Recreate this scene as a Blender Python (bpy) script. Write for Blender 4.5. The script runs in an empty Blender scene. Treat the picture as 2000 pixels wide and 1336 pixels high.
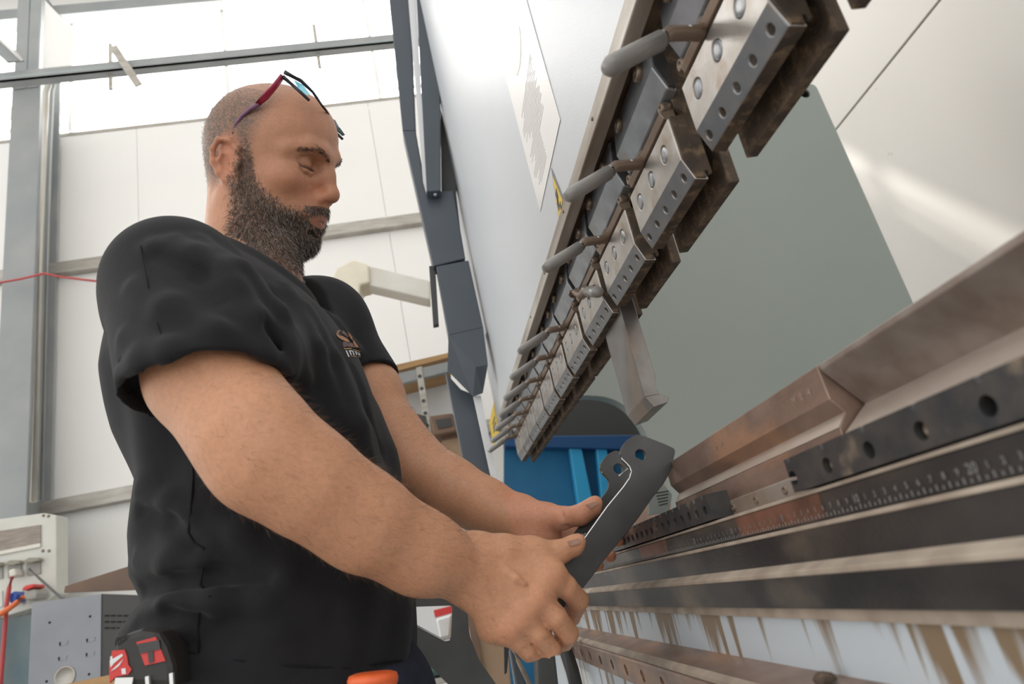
import bpy, bmesh, math, random
import numpy as np
from mathutils import Vector, Matrix
random.seed(7); rng=np.random.default_rng(7)
S=bpy.context.scene; COL=S.collection
# ---------------------------------------------------------------- camera
F_PX=1333.0; CX,CY=1000.0,668.0; H=1.06
def _n(v): v=np.array(v,float); return v/np.linalg.norm(v)
_Y=_n([887-CX,CY-1180,-F_PX]); _Z=_n([198-CX,CY+2917,-F_PX]); _Z=_n(_Z-_Y*(_Y@_Z)); _X=np.cross(_Y,_Z)
CM=np.stack([_X,_Y,_Z],1)             # world -> camera
CAMP=np.array([0,0,H])
cam=bpy.data.cameras.new('camera'); cam.sensor_width=36; cam.lens=36*F_PX/2000; cam.clip_start=.02
co=bpy.data.objects.new('camera',cam); COL.objects.link(co)
m4=Matrix(CM.T.tolist()).to_4x4(); m4.translation=CAMP; co.matrix_world=m4
S.camera=co
cam.dof.use_dof=True; cam.dof.focus_distance=.95; cam.dof.aperture_fstop=7.0
def ray(px,py): return _n(CM.T@np.array([px-CX,CY-py,-F_PX]))
def onx(px,py,x): d=ray(px,py); return CAMP+d*(x/d[0])
def ony(px,py,y): d=ray(px,py); return CAMP+d*(y/d[1])
# ---------------------------------------------------------------- world and light
S.view_settings.view_transform='Standard'; S.view_settings.look='None'; S.view_settings.gamma=1
S.view_settings.use_curve_mapping=False; S.view_settings.exposure=0.30
W=bpy.data.worlds.new('sky'); S.world=W; W.use_nodes=True
bg=W.node_tree.nodes['Background']; bg.inputs[0].default_value=(1.0,.992,.975,1); bg.inputs[1].default_value=1.25
sl=bpy.data.lights.new('sun','SUN'); sl.energy=2.2; sl.angle=math.radians(1.5); sl.color=(1,.95,.86)
SUN_D=_n([.6,-.5,-.7])
so=bpy.data.objects.new('sun',sl); COL.objects.link(so); so.rotation_euler=Vector(SUN_D.tolist()).to_track_quat('-Z','Y').to_euler(); so.location=(-3,9,9)
# ---------------------------------------------------------------- materials
def mat(name,c1,c2=None,scale=8,rough=.5,metal=0,bump=0,bscale=60,lo=.35,hi=.65,detail=6,spec=.5,c3=None,s3=3,emit=None,stretch=None,coat=0,sss=0,l3=.55,h3=.75):
    m=bpy.data.materials.new(name); m.use_nodes=True; nt=m.node_tree; b=nt.nodes['Principled BSDF']
    b.inputs['Roughness'].default_value=rough; b.inputs['Metallic'].default_value=metal
    b.inputs['Specular IOR Level'].default_value=spec; b.inputs['Coat Weight'].default_value=coat
    m.diffuse_color=(*c1,1)
    N=nt.nodes.new; Lk=nt.links.new
    tc=N('ShaderNodeTexCoord'); src=tc.outputs['Object']
    if stretch:
        mp=N('ShaderNodeMapping'); mp.inputs['Scale'].default_value=stretch; Lk(src,mp.inputs[0]); src=mp.outputs[0]
    def layer(s,lo,hi,det=detail):
        t=N('ShaderNodeTexNoise'); t.inputs['Scale'].default_value=s; t.inputs['Detail'].default_value=det; Lk(src,t.inputs[0])
        r=N('ShaderNodeMapRange'); r.inputs[1].default_value=lo; r.inputs[2].default_value=hi; Lk(t.outputs[0],r.inputs[0]); return r.outputs[0]
    def mix(f,a,bb):
        x=N('ShaderNodeMix'); x.data_type='RGBA'; Lk(f,x.inputs[0])
        for i,v in ((6,a),(7,bb)):
            if isinstance(v,tuple): x.inputs[i].default_value=(*v,1)
            else: Lk(v,x.inputs[i])
        return x.outputs[2]
    col=c1
    if c2: col=mix(layer(scale,lo,hi),c1,c2)
    if c3: col=mix(layer(s3,l3,h3),col,c3)
    if isinstance(col,tuple): b.inputs['Base Color'].default_value=(*col,1)
    else: Lk(col,b.inputs['Base Color'])
    if bump:
        t=N('ShaderNodeTexNoise'); t.inputs['Scale'].default_value=bscale; t.inputs['Detail'].default_value=4; Lk(src,t.inputs[0])
        bp=N('ShaderNodeBump'); bp.inputs['Strength'].default_value=bump; bp.inputs['Distance'].default_value=.002; Lk(t.outputs[0],bp.inputs['Height']); Lk(bp.outputs[0],b.inputs['Normal'])
    if emit: b.inputs['Emission Color'].default_value=(*c1,1); b.inputs['Emission Strength'].default_value=emit
    if sss: b.inputs['Subsurface Weight'].default_value=sss; b.inputs['Subsurface Radius'].default_value=(.012,.005,.003); b.inputs['Subsurface Scale'].default_value=1
    return m
M={}
def D(k,*a,**w): M[k]=mat(k.replace('_',' '),*a,**w)
D('wall_panel',(.88,.87,.85),(.86,.85,.83),scale=1.2,rough=.45)
D('wall_warm',(.80,.77,.73),(.78,.75,.71),scale=1.2,rough=.5,c3=(.6,.5,.4),s3=9,l3=.74,h3=.8)
D('window_pane',(1,.985,.95),emit=5.0,rough=.8)
D('steel_paint',(.27,.29,.30),(.33,.34,.34),scale=3,rough=.5)
D('galv',(.48,.46,.42),(.36,.33,.29),scale=6,rough=.45,metal=.4,stretch=(1,1,6))
D('concrete',(.33,.32,.30),(.25,.24,.23),scale=2,rough=.8,c3=(.2,.19,.18),s3=6)
D('roof_sheet',(.78,.76,.71),rough=.6)
D('pipe_white',(.75,.73,.68),(.66,.63,.55),scale=5,rough=.4)
D('pipe_yellowed',(.82,.77,.63),(.74,.68,.55),scale=6,rough=.4)
D('cable_teal',(.33,.40,.40),rough=.5); D('cable_red',(.45,.06,.06),rough=.4); D('cable_orange',(.72,.16,.05),rough=.45); D('cable_grey',(.12,.12,.12),rough=.5)
D('ram_white',(.62,.645,.675),(.585,.61,.645),scale=2,rough=.36,bump=.15,bscale=420)
D('rail_edge',(.55,.52,.47),(.30,.25,.20),scale=30,rough=.45,stretch=(1,.15,1),metal=.3)
D('ram_brown',(.15,.10,.072),(.24,.165,.12),scale=26,rough=.55,metal=.35,c3=(.26,.22,.19),s3=7)
D('clamp_steel',(.52,.50,.48),(.42,.385,.35),scale=30,rough=.38,metal=.75,bump=.1,bscale=300,c3=(.33,.25,.18),s3=26,l3=.55,h3=.76)
D('chamfer_shaded',(.20,.215,.235),(.26,.26,.26),scale=40,rough=.4,metal=.5,c3=(.24,.18,.13),s3=30,l3=.58,h3=.74)
D('clamp_blue',(.33,.35,.38),(.20,.21,.225),scale=18,rough=.3,metal=.6,c3=(.26,.22,.17),s3=20,l3=.58,h3=.75)
D('clamp_rust',(.105,.074,.052),(.06,.044,.034),scale=40,rough=.75,metal=.15,bump=.5,bscale=500,c3=(.22,.15,.09),s3=90,l3=.5,h3=.7)
D('plug',(.30,.32,.35),(.42,.43,.44),scale=60,rough=.35,metal=.6)
D('bolt',(.16,.12,.09),(.28,.22,.17),scale=90,rough=.45,metal=.6)
D('lever_metal',(.23,.165,.12),(.30,.235,.185),scale=25,rough=.4,metal=.5)
D('grip',(.24,.235,.23),(.30,.28,.26),scale=30,rough=.3)
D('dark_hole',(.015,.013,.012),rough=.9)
D('cframe_green',(.30,.345,.325),(.28,.325,.305),scale=1.2,rough=.4,coat=.1)
D('guard_grey',(.055,.068,.085),(.066,.08,.098),scale=5,rough=.38,bump=.06,bscale=500)
D('bed_black',(.02,.02,.023),(.055,.05,.046),scale=26,rough=.4,metal=.2,c3=(.20,.16,.12),s3=11,l3=.57,h3=.74,stretch=(1,.4,.8),bump=.15,bscale=500)
D('bed_dusty',(.42,.35,.28),(.30,.24,.19),scale=30,rough=.75,c3=(.5,.43,.35),s3=12)
D('bed_copper',(.27,.13,.085),(.13,.07,.05),scale=30,rough=.42,metal=.45)
D('die_brown',(.36,.25,.20),(.22,.155,.125),scale=34,rough=.4,metal=.45,c3=(.46,.27,.17),s3=16,l3=.52,h3=.68,stretch=(1,.5,1),bump=.12,bscale=600)
D('die_light',(.66,.58,.51),(.48,.40,.34),scale=30,rough=.36,metal=.6,stretch=(1,.3,1))
D('die_grey',(.40,.345,.31),(.26,.20,.17),scale=30,rough=.4,metal=.6)
D('bar_black',(.04,.043,.048),(.075,.07,.066),scale=55,rough=.42,metal=.3,c3=(.24,.19,.14),s3=34,l3=.58,h3=.72,bump=.15,bscale=600)
D('strip_metal',(.42,.40,.38),(.33,.26,.20),scale=18,rough=.45,metal=.5)
D('tick',(.24,.24,.24),rough=.6)
D('panel_blue',(.50,.55,.60),rough=.45)
D('punch_steel',(.21,.20,.195),(.13,.115,.105),scale=14,rough=.33,metal=.75,c3=(.26,.18,.12),s3=10,l3=.55,h3=.75)
D('bracket_steel',(.078,.080,.083),(.055,.055,.057),scale=18,rough=.42,metal=.6,c3=(.15,.145,.14),s3=7)
D('edge_bright',(.75,.75,.74),rough=.25,metal=.8)
D('chalk',(.75,.75,.73),rough=.9)
D('yellow',(.80,.56,.04),(.74,.50,.03),scale=20,rough=.4); D('black_print',(.03,.03,.03),rough=.5); D('label_border',(.22,.22,.22),rough=.5)
D('paper',(.86,.84,.82),rough=.35,coat=.3); D('ink',(.60,.58,.58),rough=.6)
D('alu',(.72,.72,.71),rough=.35,metal=.5)
D('blue_paint',(.012,.16,.33),(.01,.12,.27),scale=3,rough=.45); D('blue_dark',(.015,.07,.20),rough=.4); D('blue_light',(.03,.33,.62),rough=.4)
D('cardboard',(.42,.29,.19),(.37,.25,.16),scale=4,rough=.8); D('wood',(.50,.30,.13),(.40,.23,.10),scale=5,rough=.6,stretch=(1,8,8))
D('rust_plate',(.22,.135,.09),(.15,.10,.075),scale=7,rough=.6,metal=.2)
D('box_grey',(.25,.262,.285),(.21,.222,.245),scale=5,rough=.38,metal=.4); D('box_dark',(.05,.05,.05),rough=.5)
D('dist_white',(.66,.66,.61),(.58,.58,.53),scale=4,rough=.45); D('dist_window',(.22,.18,.15),(.32,.27,.23),scale=12,rough=.25,stretch=(1,1,8)); D('socket_grey',(.33,.33,.30),rough=.5); D('socket_cap',(.27,.26,.21),rough=.5)
D('red',(.60,.04,.035),rough=.4); D('blue_plug',(.03,.10,.42),rough=.4); D('teal_dirty',(.10,.16,.19),(.20,.23,.22),scale=3,rough=.6)
D('orange',(.85,.16,.045),(.75,.12,.03),scale=40,rough=.4); D('plate_dark',(.12,.125,.125),(.085,.085,.085),scale=9,rough=.5,metal=.4)
D('white_plastic',(.72,.73,.74),rough=.4); D('green_dark',(.05,.11,.11),rough=.5)
def grime_material():
    m=bpy.data.materials.new('pale blue paint with oily rust runs'); m.use_nodes=True; nt=m.node_tree; b=nt.nodes['Principled BSDF']; N=nt.nodes.new; Lk=nt.links.new
    b.inputs['Roughness'].default_value=.42
    g=N('ShaderNodeNewGeometry'); sp=N('ShaderNodeSeparateXYZ'); Lk(g.outputs['Position'],sp.inputs[0])
    cb=N('ShaderNodeCombineXYZ'); Lk(sp.outputs[1],cb.inputs[0])
    zz=N('ShaderNodeMath'); zz.operation='MULTIPLY'; zz.inputs[1].default_value=.045; Lk(sp.outputs[2],zz.inputs[0]); Lk(zz.outputs[0],cb.inputs[1])
    t=N('ShaderNodeTexNoise'); t.inputs['Scale'].default_value=34; t.inputs['Detail'].default_value=7; t.inputs['Distortion'].default_value=.6; Lk(cb.outputs[0],t.inputs[0])
    # runs are long near the top of the panel, and heavier further along the bed
    rz=N('ShaderNodeMapRange'); rz.inputs[1].default_value=.945; rz.inputs[2].default_value=1.0; rz.inputs[3].default_value=-.05; rz.inputs[4].default_value=.07; Lk(sp.outputs[2],rz.inputs[0])
    ry=N('ShaderNodeMapRange'); ry.inputs[1].default_value=.45; ry.inputs[2].default_value=.85; ry.inputs[3].default_value=-.03; ry.inputs[4].default_value=.05; Lk(sp.outputs[1],ry.inputs[0])
    a=N('ShaderNodeMath'); Lk(t.outputs[0],a.inputs[0]); Lk(rz.outputs[0],a.inputs[1]); a2=N('ShaderNodeMath'); Lk(a.outputs[0],a2.inputs[0]); Lk(ry.outputs[0],a2.inputs[1])
    f=N('ShaderNodeMapRange'); f.inputs[1].default_value=.57; f.inputs[2].default_value=.64; Lk(a2.outputs[0],f.inputs[0])
    x=N('ShaderNodeMix'); x.data_type='RGBA'; Lk(f.outputs[0],x.inputs[0]); x.inputs[6].default_value=(.55,.61,.66,1); x.inputs[7].default_value=(.24,.175,.11,1)
    Lk(x.outputs[2],b.inputs['Base Color']); return m
M['panel_grime']=grime_material()
# ---------------------------------------------------------------- helpers
def empty(name,loc=(0,0,0),label=None,cat=None,group=None,kind=None):
    o=bpy.data.objects.new(name,None); o.location=loc; COL.objects.link(o); o.empty_display_size=.05
    return tag(o,label,cat,group,kind)
def tag(o,label=None,cat=None,group=None,kind=None):
    if label: o['label']=label
    if cat: o['category']=cat
    if group: o['group']=group
    if kind: o['kind']=kind
    return o
def mesh_obj(name,me,m,parent=None,smooth=False,bevel=0,loc=None):
    if m is not None and not me.materials:
        me.materials.append(M[m] if isinstance(m,str) else m)
    if smooth: me.shade_smooth()
    o=bpy.data.objects.new(name,me); COL.objects.link(o)
    if parent: o.parent=parent
    if loc is not None: o.location=loc
    if bevel:
        b=o.modifiers.new('edge','BEVEL'); b.width=bevel; b.segments=2; b.limit_method='ANGLE'; b.angle_limit=math.radians(35)
    return o
def ob(name,bm,m,parent=None,smooth=False,bevel=0,loc=None):
    me=bpy.data.meshes.new(name); bmesh.ops.recalc_face_normals(bm,faces=bm.faces[:]); bm.to_mesh(me); bm.free()
    return mesh_obj(name,me,m,parent,smooth,bevel,loc)
def box(bm,x0,x1,y0,y1,z0,z1,mtx=None):
    vs=[bm.verts.new(Vector((x,y,z)) if mtx is None else mtx@Vector((x,y,z))) for x in (x0,x1) for y in (y0,y1) for z in (z0,z1)]
    for f in ((0,1,3,2),(4,6,7,5),(0,4,5,1),(2,3,7,6),(0,2,6,4),(1,5,7,3)): bm.faces.new([vs[i] for i in f])
    return bm
def B(*a): return box(bmesh.new(),*a)
def prism(bm,pts,vec):
    a=[bm.verts.new(Vector(p)) for p in pts]; v=Vector(vec); b=[bm.verts.new(x.co+v) for x in a]; n=len(a)
    bm.faces.new(a); bm.faces.new(b[::-1])
    for i in range(n): bm.faces.new((a[i],b[i],b[(i+1)%n],a[(i+1)%n]))
    return bm
def xz(pts,y0,y1): return prism(bmesh.new(),[(p[0],y0,p[1]) for p in pts],(0,y1-y0,0))
def frame_of(d):
    d=Vector(d).normalized(); up=Vector((0,0,1)) if abs(d.z)<.9 else Vector((1,0,0)); u=d.cross(up).normalized(); return d,u,u.cross(d)
def tube(bm,path,radii,seg=12,cap=True,flat=1.0):
    path=[Vector(p) for p in path]; n=len(path)
    if not hasattr(radii,'__len__'): radii=[radii]*n
    rings=[]; pu=None
    for i,p in enumerate(path):
        d=(path[min(i+1,n-1)]-path[max(i-1,0)])
        d,u,w=frame_of(d)
        if pu is not None:
            u=(pu-d*pu.dot(d)).normalized(); w=u.cross(d)*-1; w=d.cross(u)
        pu=u
        rings.append([bm.verts.new(p+(u*math.cos(2*math.pi*k/seg)+w*math.sin(2*math.pi*k/seg)*flat)*radii[i]) for k in range(seg)])
    for a,b in zip(rings,rings[1:]):
        for k in range(seg): bm.faces.new((a[k],a[(k+1)%seg],b[(k+1)%seg],b[k]))
    if cap: bm.faces.new(rings[0][::-1]); bm.faces.new(rings[-1])
    return bm
def T(path,r,seg=12,flat=1.0): return tube(bmesh.new(),path,r,seg,True,flat)
def lathe(bm,origin,axis,prof,seg=20):     # prof: (radius, distance along axis)
    d,u,w=frame_of(axis); o=Vector(origin); rings=[]
    for r,h in prof:
        rings.append([bm.verts.new(o+d*h+(u*math.cos(2*math.pi*k/seg)+w*math.sin(2*math.pi*k/seg))*max(r,1e-5)) for k in range(seg)])
    for a,b in zip(rings,rings[1:]):
        for k in range(seg): bm.faces.new((a[k],a[(k+1)%seg],b[(k+1)%seg],b[k]))
    bm.faces.new(rings[0][::-1]); bm.faces.new(rings[-1])
    return bm
def LA(o,a,p,seg=20): return lathe(bmesh.new(),o,a,p,seg)
def socket_bolt(o,axis,r,h=.004,seg=18):    # cylinder head with a hex socket, axis points outwards
    return LA(o,axis,[(r,-.002),(r,h*.8),(r*.88,h),(r*.48,h),(r*.45,h*.2)],seg)
def plate2d(name,outline,holes,thick,bevel=0):    # flat plate with real holes, in XY, thickness along Z
    cu=bpy.data.curves.new(name,'CURVE'); cu.dimensions='2D'; cu.fill_mode='BOTH'; cu.extrude=thick/2; cu.bevel_depth=bevel; cu.bevel_resolution=1
    for poly in [outline]+holes:
        s=cu.splines.new('POLY'); s.points.add(len(poly)-1)
        for p,q in zip(s.points,poly): p.co=(q[0],q[1],0,1)
        s.use_cyclic_u=True
    o=bpy.data.objects.new(name,cu); COL.objects.link(o); dg=bpy.context.evaluated_depsgraph_get()
    me=bpy.data.meshes.new_from_object(o.evaluated_get(dg)); bpy.data.objects.remove(o); bpy.data.curves.remove(cu); return me
def circ(c,r,n=24): return [(c[0]+r*math.cos(2*math.pi*k/n),c[1]+r*math.sin(2*math.pi*k/n)) for k in range(n)]
def rounded(pts,rad,n=6):                    # round the corners of a polygon, rad per corner
    out=[]; N_=len(pts)
    if not hasattr(rad,'__len__'): rad=[rad]*N_
    for i in range(N_):
        p=Vector(pts[i]); a=Vector(pts[i-1])-p; b=Vector(pts[(i+1)%N_])-p; r=rad[i]
        if r<=0: out.append(tuple(p)); continue
        la=min(r,a.length*.49); lb=min(r,b.length*.49); a=p+a.normalized()*la; b=p+b.normalized()*lb
        for k in range(n+1):
            t=k/n; out.append(tuple(a*(1-t)**2+p*2*t*(1-t)+b*t*t))
    return out
def cut(me,cutter_bm):                        # boolean difference baked into a mesh
    o=bpy.data.objects.new('t',me); COL.objects.link(o); cm=bpy.data.meshes.new('c'); bmesh.ops.recalc_face_normals(cutter_bm,faces=cutter_bm.faces[:]); cutter_bm.to_mesh(cm); cutter_bm.free()
    c=bpy.data.objects.new('c',cm); COL.objects.link(c)
    md=o.modifiers.new('b','BOOLEAN'); md.object=c; md.operation='DIFFERENCE'; md.solver='EXACT'; md.use_self=True
    dg=bpy.context.evaluated_depsgraph_get(); out=bpy.data.meshes.new_from_object(o.evaluated_get(dg))
    bpy.data.objects.remove(o); bpy.data.objects.remove(c); bpy.data.meshes.remove(cm); return out
def me_of(bm,name='m'):
    me=bpy.data.meshes.new(name); bmesh.ops.recalc_face_normals(bm,faces=bm.faces[:]); bm.to_mesh(me); bm.free(); return me
def struct(name,bm,m,label,**k): return tag(ob(name,bm,m,**k),label,None,None,'structure')
def copy_tree(o,parent=None):
    c=o.copy(); COL.objects.link(c); c.parent=parent
    for ch in list(o.children): copy_tree(ch,c)
    return c
def text_mesh(s,size,depth=0):
    cu=bpy.data.curves.new('txt','FONT'); cu.body=s; cu.size=size; cu.extrude=depth; cu.align_x='CENTER'; cu.align_y='CENTER'; cu.resolution_u=2
    o=bpy.data.objects.new('txt',cu); COL.objects.link(o); dg=bpy.context.evaluated_depsgraph_get()
    me=bpy.data.meshes.new_from_object(o.evaluated_get(dg)); bpy.data.objects.remove(o); bpy.data.curves.remove(cu); return me
def xform(me,mtx): me.transform(mtx); return me
def basis(o,u,v):                              # local x->u, y->v, z->u x v
    u=Vector(u).normalized(); v=Vector(v); v=(v-u*v.dot(u)).normalized(); w=u.cross(v)
    m=Matrix((u,v,w)).transposed().to_4x4(); m.translation=Vector(o); return m
# ================================================================ the hall
YW=5.0
struct('floor',B(-7,3.2,-5,5.4,-.1,0),'concrete','grey concrete workshop floor')
far=empty('wall_far',(0,0,0),'white sandwich panel wall at the far end of the hall',kind='structure')
xs=[-7,-4.3,-2.95,-1.97,-1.0,-.02,.95,1.9,3.2]
for a,b in zip(xs,xs[1:]):
    ob('wall_panel',B(a+.0012,b-.0012,YW,YW+.08,0,5.33),'wall_panel',far,bevel=.0015)
ob('upper_panel',B(-7,3.2,YW,YW+.08,6.62,7.3),'wall_panel',far)
ob('backing',B(-7,3.2,YW+.05,YW+.09,0,5.3),'wall_panel',far)
for i,(z,h) in enumerate(((2.17,.10),(4.0,.10))):
    struct('trim_%d'%(i+1),B(-7,3.2,YW-.07,YW+.001,z,z+h),'galv',('lower','middle')[i]+' galvanised horizontal girt across the far white wall',bevel=.006)
struct('trim_3',xz([(0,0)],0,1) if 0 else B(-7,3.2,YW-.006,YW+.06,5.33,5.36),'galv','thin metal capping along the top of the far wall panels')
wx=[-7,-4.2,-2.5,-1.2,.1,1.4,3.2]
for i,(a,b) in enumerate(zip(wx,wx[1:])):
    w=empty('window_%d'%(i+1),(0,0,0),'overexposed translucent strip window high in the far wall, number %d along from the left'%(i+1),kind='structure')
    ob('pane',B(a+.015,b-.015,YW+.03,YW+.045,5.74,6.6),'window_pane',w); ob('lower_pane',B(a+.015,b-.015,YW+.03,YW+.045,5.36,5.45),'window_pane',w); ob('lower_pane',B(a+.015,b-.015,YW+.03,YW+.045,5.51,5.58),'window_pane',w); ob('mullion',B(b-.015,b+.015,YW+.0,YW+.05,5.38,6.6),'wall_panel',w)
struct('trim_4',B(-7,3.2,YW-.12,YW+.06,6.55,6.66),'steel_paint','grey steel eaves beam above the strip window')
# long cable tray in front of the strip window
tr=empty('cable_tray',(0,4.5,5.49),'grey galvanised cable tray with bundled teal cables running along the strip window','cable tray')
tb=bmesh.new(); z0=5.40
def TR(*a): box(tb,a[0],a[1],a[2],a[3],a[4]-5.7,a[5]-5.7)
tb2=B(-7,1.2,-.06,.015,-.06,-.045); box(tb2,-7,1.2,-.06,-.05,-.06,.03); ob('tray',tb2,'steel_paint',tr)
for k in range(4):
    ob('cable',T([(-7+i*.55,-.045+.014*k+.004*math.sin(i*1.3+k),-.03+.02*(k%2)+.012*math.sin(i*.9+k*2)) for i in range(16)],.014,8),('cable_teal','cable_grey','cable_teal','steel_paint')[k],tr,True)
for x in (-1.95,-.35):
    hb=B(x-.015,x+.015,-.02,.0,-.2,.26); ob('hanger',hb,'galv',tr)
pl=B(-.03,.03,-.09,-.075,-.28,.17,Matrix.Translation((-1.83,0,0))@Matrix.Rotation(-.42,4,'Y')); ob('loose_bracket',pl,'galv',tr)
tag(pl and tr)
# column
cl=empty('steel_column',(-2.63,4.78,0),'tall grey steel I-section column standing against the far wall','column')
ob('web',B(-.012,.012,-.1,.16,0,6.7),'steel_paint',cl)
ob('flange',B(-.135,.075,-.12,-.10,0,5.62),'steel_paint',cl)
ob('flange',B(-.135,.075,.16,.18,0,6.7),'steel_paint',cl)
ob('splice_plate',B(-.12,-.03,-.13,-.11,5.55,6.7),'steel_paint',cl); ob('splice_plate',B(-.02,.055,-.13,-.11,5.55,6.7),'steel_paint',cl)
ob('haunch',prism(bmesh.new(),[(.075,-.1,5.62),(.075,-.1,6.5),(.33,-.1,6.1),(.28,-.1,5.62)],(0,.02,0)),'wall_panel',cl)
br=empty('steel_brace',(-2.6,4.36,5.56),'diagonal grey steel roof brace meeting the column at the tray','brace')
ob('angle',prism(bmesh.new(),[(-.75,0,.95),(-.63,0,.95),(.08,0,-.02),(-.04,0,-.02)],(0,.02,0)),'steel_paint',br); ob('angle_leg',prism(bmesh.new(),[(-.63,0,.95),(-.63,-.10,.95),(.08,-.10,-.02),(.08,0,-.02)],(-.015,0,-.01)),'wall_panel',br)
pp=empty('conduit',(-2.49,4.62,0),'pale plastic electrical conduit running up beside the column','conduit')
ob('pipe',T([(0,0,2.2),(0,0,5.45),(.02,0,5.55),(.1,.03,5.62)],.022,12),'pipe_white',pp,True); ob('pipe',T([(.045,0,2.2),(.045,0,5.45),(.06,0,5.55),(.14,.03,5.62)],.014,12),'steel_paint',pp,True)
tag(ob('red_cable',T([ony(x,y,4.55) for x,y in ((-30,562),(0,552),(40,545),(86,534),(120,541),(160,546),(215,552))],.008,8),'cable_red',None,True),'thin red cable slung across the column and wall','cable')
# right wall behind the press brake
XR=2.6
rw=empty('wall_right',(0,0,0),'warm white panel wall behind the press brake',kind='structure')
zj=3.13
for a,b in ((0,zj-.006),(zj+.006,5.3),(5.312,7.2)): ob('wall_panel',B(XR,XR+.08,-5,5.2,a,b),'wall_warm',rw,bevel=.004)
ob('joint',B(XR+.012,XR+.02,-5,5.2,0,7.2),'cable_grey',rw)
# roof; its unseen gaps are added to let in sky light
rf=empty('ceiling',(0,0,0),'pale insulated roof sheeting over the hall',kind='structure')
for (x0,x1,y0,y1) in ((-7,3.2,2.2,2.9),(-7,3.2,4.0,5.2),(-7,-2.4,-2.5,2.2),(.2,3.2,-2.5,2.2)): ob('roof_sheet',B(x0,x1,y0,y1,7.2,7.3),'roof_sheet',rf)
rb=B(-7,3.2,4.6,4.72,6.98,7.2); struct('trim_5',rb,'steel_paint','grey steel purlin under the roof sheeting')
# ================================================================ press brake
XF=.25; SL=.034
pb=empty('press_brake',(0,0,0),'large press brake with white ram, grey-green side frame and black bed','press brake')
def rz(y): return SL*(y-.5)
def sheared(pts,y0,y1,mk=None):
    bm=bmesh.new(); a=[bm.verts.new((p[0],y0,p[1]+rz(y0))) for p in pts]; b=[bm.verts.new((p[0],y1,p[1]+rz(y1))) for p in pts]; n=len(a)
    bm.faces.new(a); bm.faces.new(b[::-1])
    for i in range(n): bm.faces.new((a[i],b[i],b[(i+1)%n],a[(i+1)%n]))
    return bm
ram=ob('ram',sheared([(.288,1.5775),(.288,3.3),(.34,3.3),(.34,1.5775)],-.25,2.28),'ram_brown',pb)
ob('cover',sheared([(XF,1.532),(XF,3.3),(.286,3.3),(.286,1.58),(.262,1.532)],-.25,2.3),'ram_white',ram,bevel=.002)
ob('cover_rail',sheared([(XF-.004,1.522),(XF-.004,1.545),(XF+.001,1.545),(.264,1.534),(.264,1.522)],-.25,2.3),'rail_edge',ram,bevel=.0015)
ob('ram_lip',sheared([(.272,1.5425),(.272,1.577),(.288,1.577),(.288,1.5425)],-.25,2.28),'ram_brown',ram)
for k in range(9): ob('rail_pin',LA((XF-.004,.42+.21*k,1.535+rz(.42+.21*k)),(-1,0,0),[(.0025,-.001),(.0025,.001),(.0015,.0015)],10),'bolt',ram,True)
# side C frame at the far end
cf=[(1.95,2.865),(1.95,.0),(.31,.0),(.31,.93),(.765,.93),(.765,1.40),(.755,1.5),(.72,1.58),(.66,1.63),(.58,1.65),(.31,1.65),(.31,2.865)]
me=plate2d('side_frame',rounded(cf,[.03,0,0,0,.05,.05,.05,.05,.05,0,0,0],3),[circ((1.884,2.82),.026)],.05,.002)
xform(me,basis((0,2.34,0),(1,0,0),(0,0,1))); mesh_obj('side_frame',me,'cframe_green',pb)
ob('rear_beam',B(.62,1.0,2.37,2.9,.0,.9),'cframe_green',pb)
ob('lifting_eye_liner',LA((1.884,2.372,2.82),(0,-1,0),[(.0262,0),(.0262,.05),(.0235,.05),(.0235,0)],24),'box_dark',pb)
# grey guard profile at the far end of the ram (vertical part of the safety-guard carrier)
def poly_y(pts,y0,y1): return prism(bmesh.new(),[tuple(ony(x,y,y0)) for x,y in pts],(0,y1-y0,0))
g=ob('guard_carrier',poly_y([(786,255),(812,255),(833,374),(886,372),(909,505),(846,520)],2.03,2.10),'guard_grey',pb,bevel=.004)
ob('guard_upper',poly_y([(757,-30),(800,-30),(812,255),(786,255)],2.03,2.10),'guard_grey',g,bevel=.004)
ob('guard_post',poly_y([(812,-30),(858,-30),(861,372),(833,374)],1.98,2.02),'guard_grey',g,bevel=.003)
ob('guard_post_gloss',poly_y([(795,-30),(811.5,-30),(832.5,374),(826,350)],2.0,2.02),'white_plastic',g)  # white strip paints the gloss along the dark post
ob('guard_back',poly_y([(858,-30),(896,-30),(891,380),(905,500),(893,470),(862,372)],2.05,2.09),'box_dark',g)
ob('yellow_edge',poly_y([(858,205),(861,205),(885,365),(878,368),(862,318)],2.12,2.135),'yellow',g)
gl=ob('guard_lower',poly_y([(852,520),(915,508),(944,640),(876,655)],2.03,2.10),'guard_grey',pb,bevel=.003)
ob('guard_slot',poly_y([(838,520),(850,518),(857,632),(846,634)],2.06,2.09),'box_dark',g)
# tapered foot of the guard
ft=bmesh.new()
def pv(x,y,Y): return ft.verts.new(tuple(ony(x,y,Y)))
A=[pv(876,655,2.03),pv(944,640,2.03),pv(953,712,2.03),pv(929,717,2.03)]; Bk=[pv(874,724,2.10),pv(924,775,2.10),pv(943,768,2.08),pv(945,655,2.14)]
ft.faces.new(A); ft.faces.new((A[0],A[3],Bk[1],Bk[0])); ft.faces.new((A[3],A[2],Bk[2],Bk[1])); ft.faces.new((A[2],A[1],Bk[3],Bk[2])); ft.faces.new((A[0],Bk[0],Bk[3],A[1])); ft.faces.new((Bk[0],Bk[1],Bk[2],Bk[3]))
ob('guard_foot',ft,'guard_grey',gl)
ob('guard_bolt',LA(ony(850,378,2.0),(0,-1,0),[(.006,-.01),(.006,.002),(.003,.004)],12),'alu',g,True)
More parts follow.
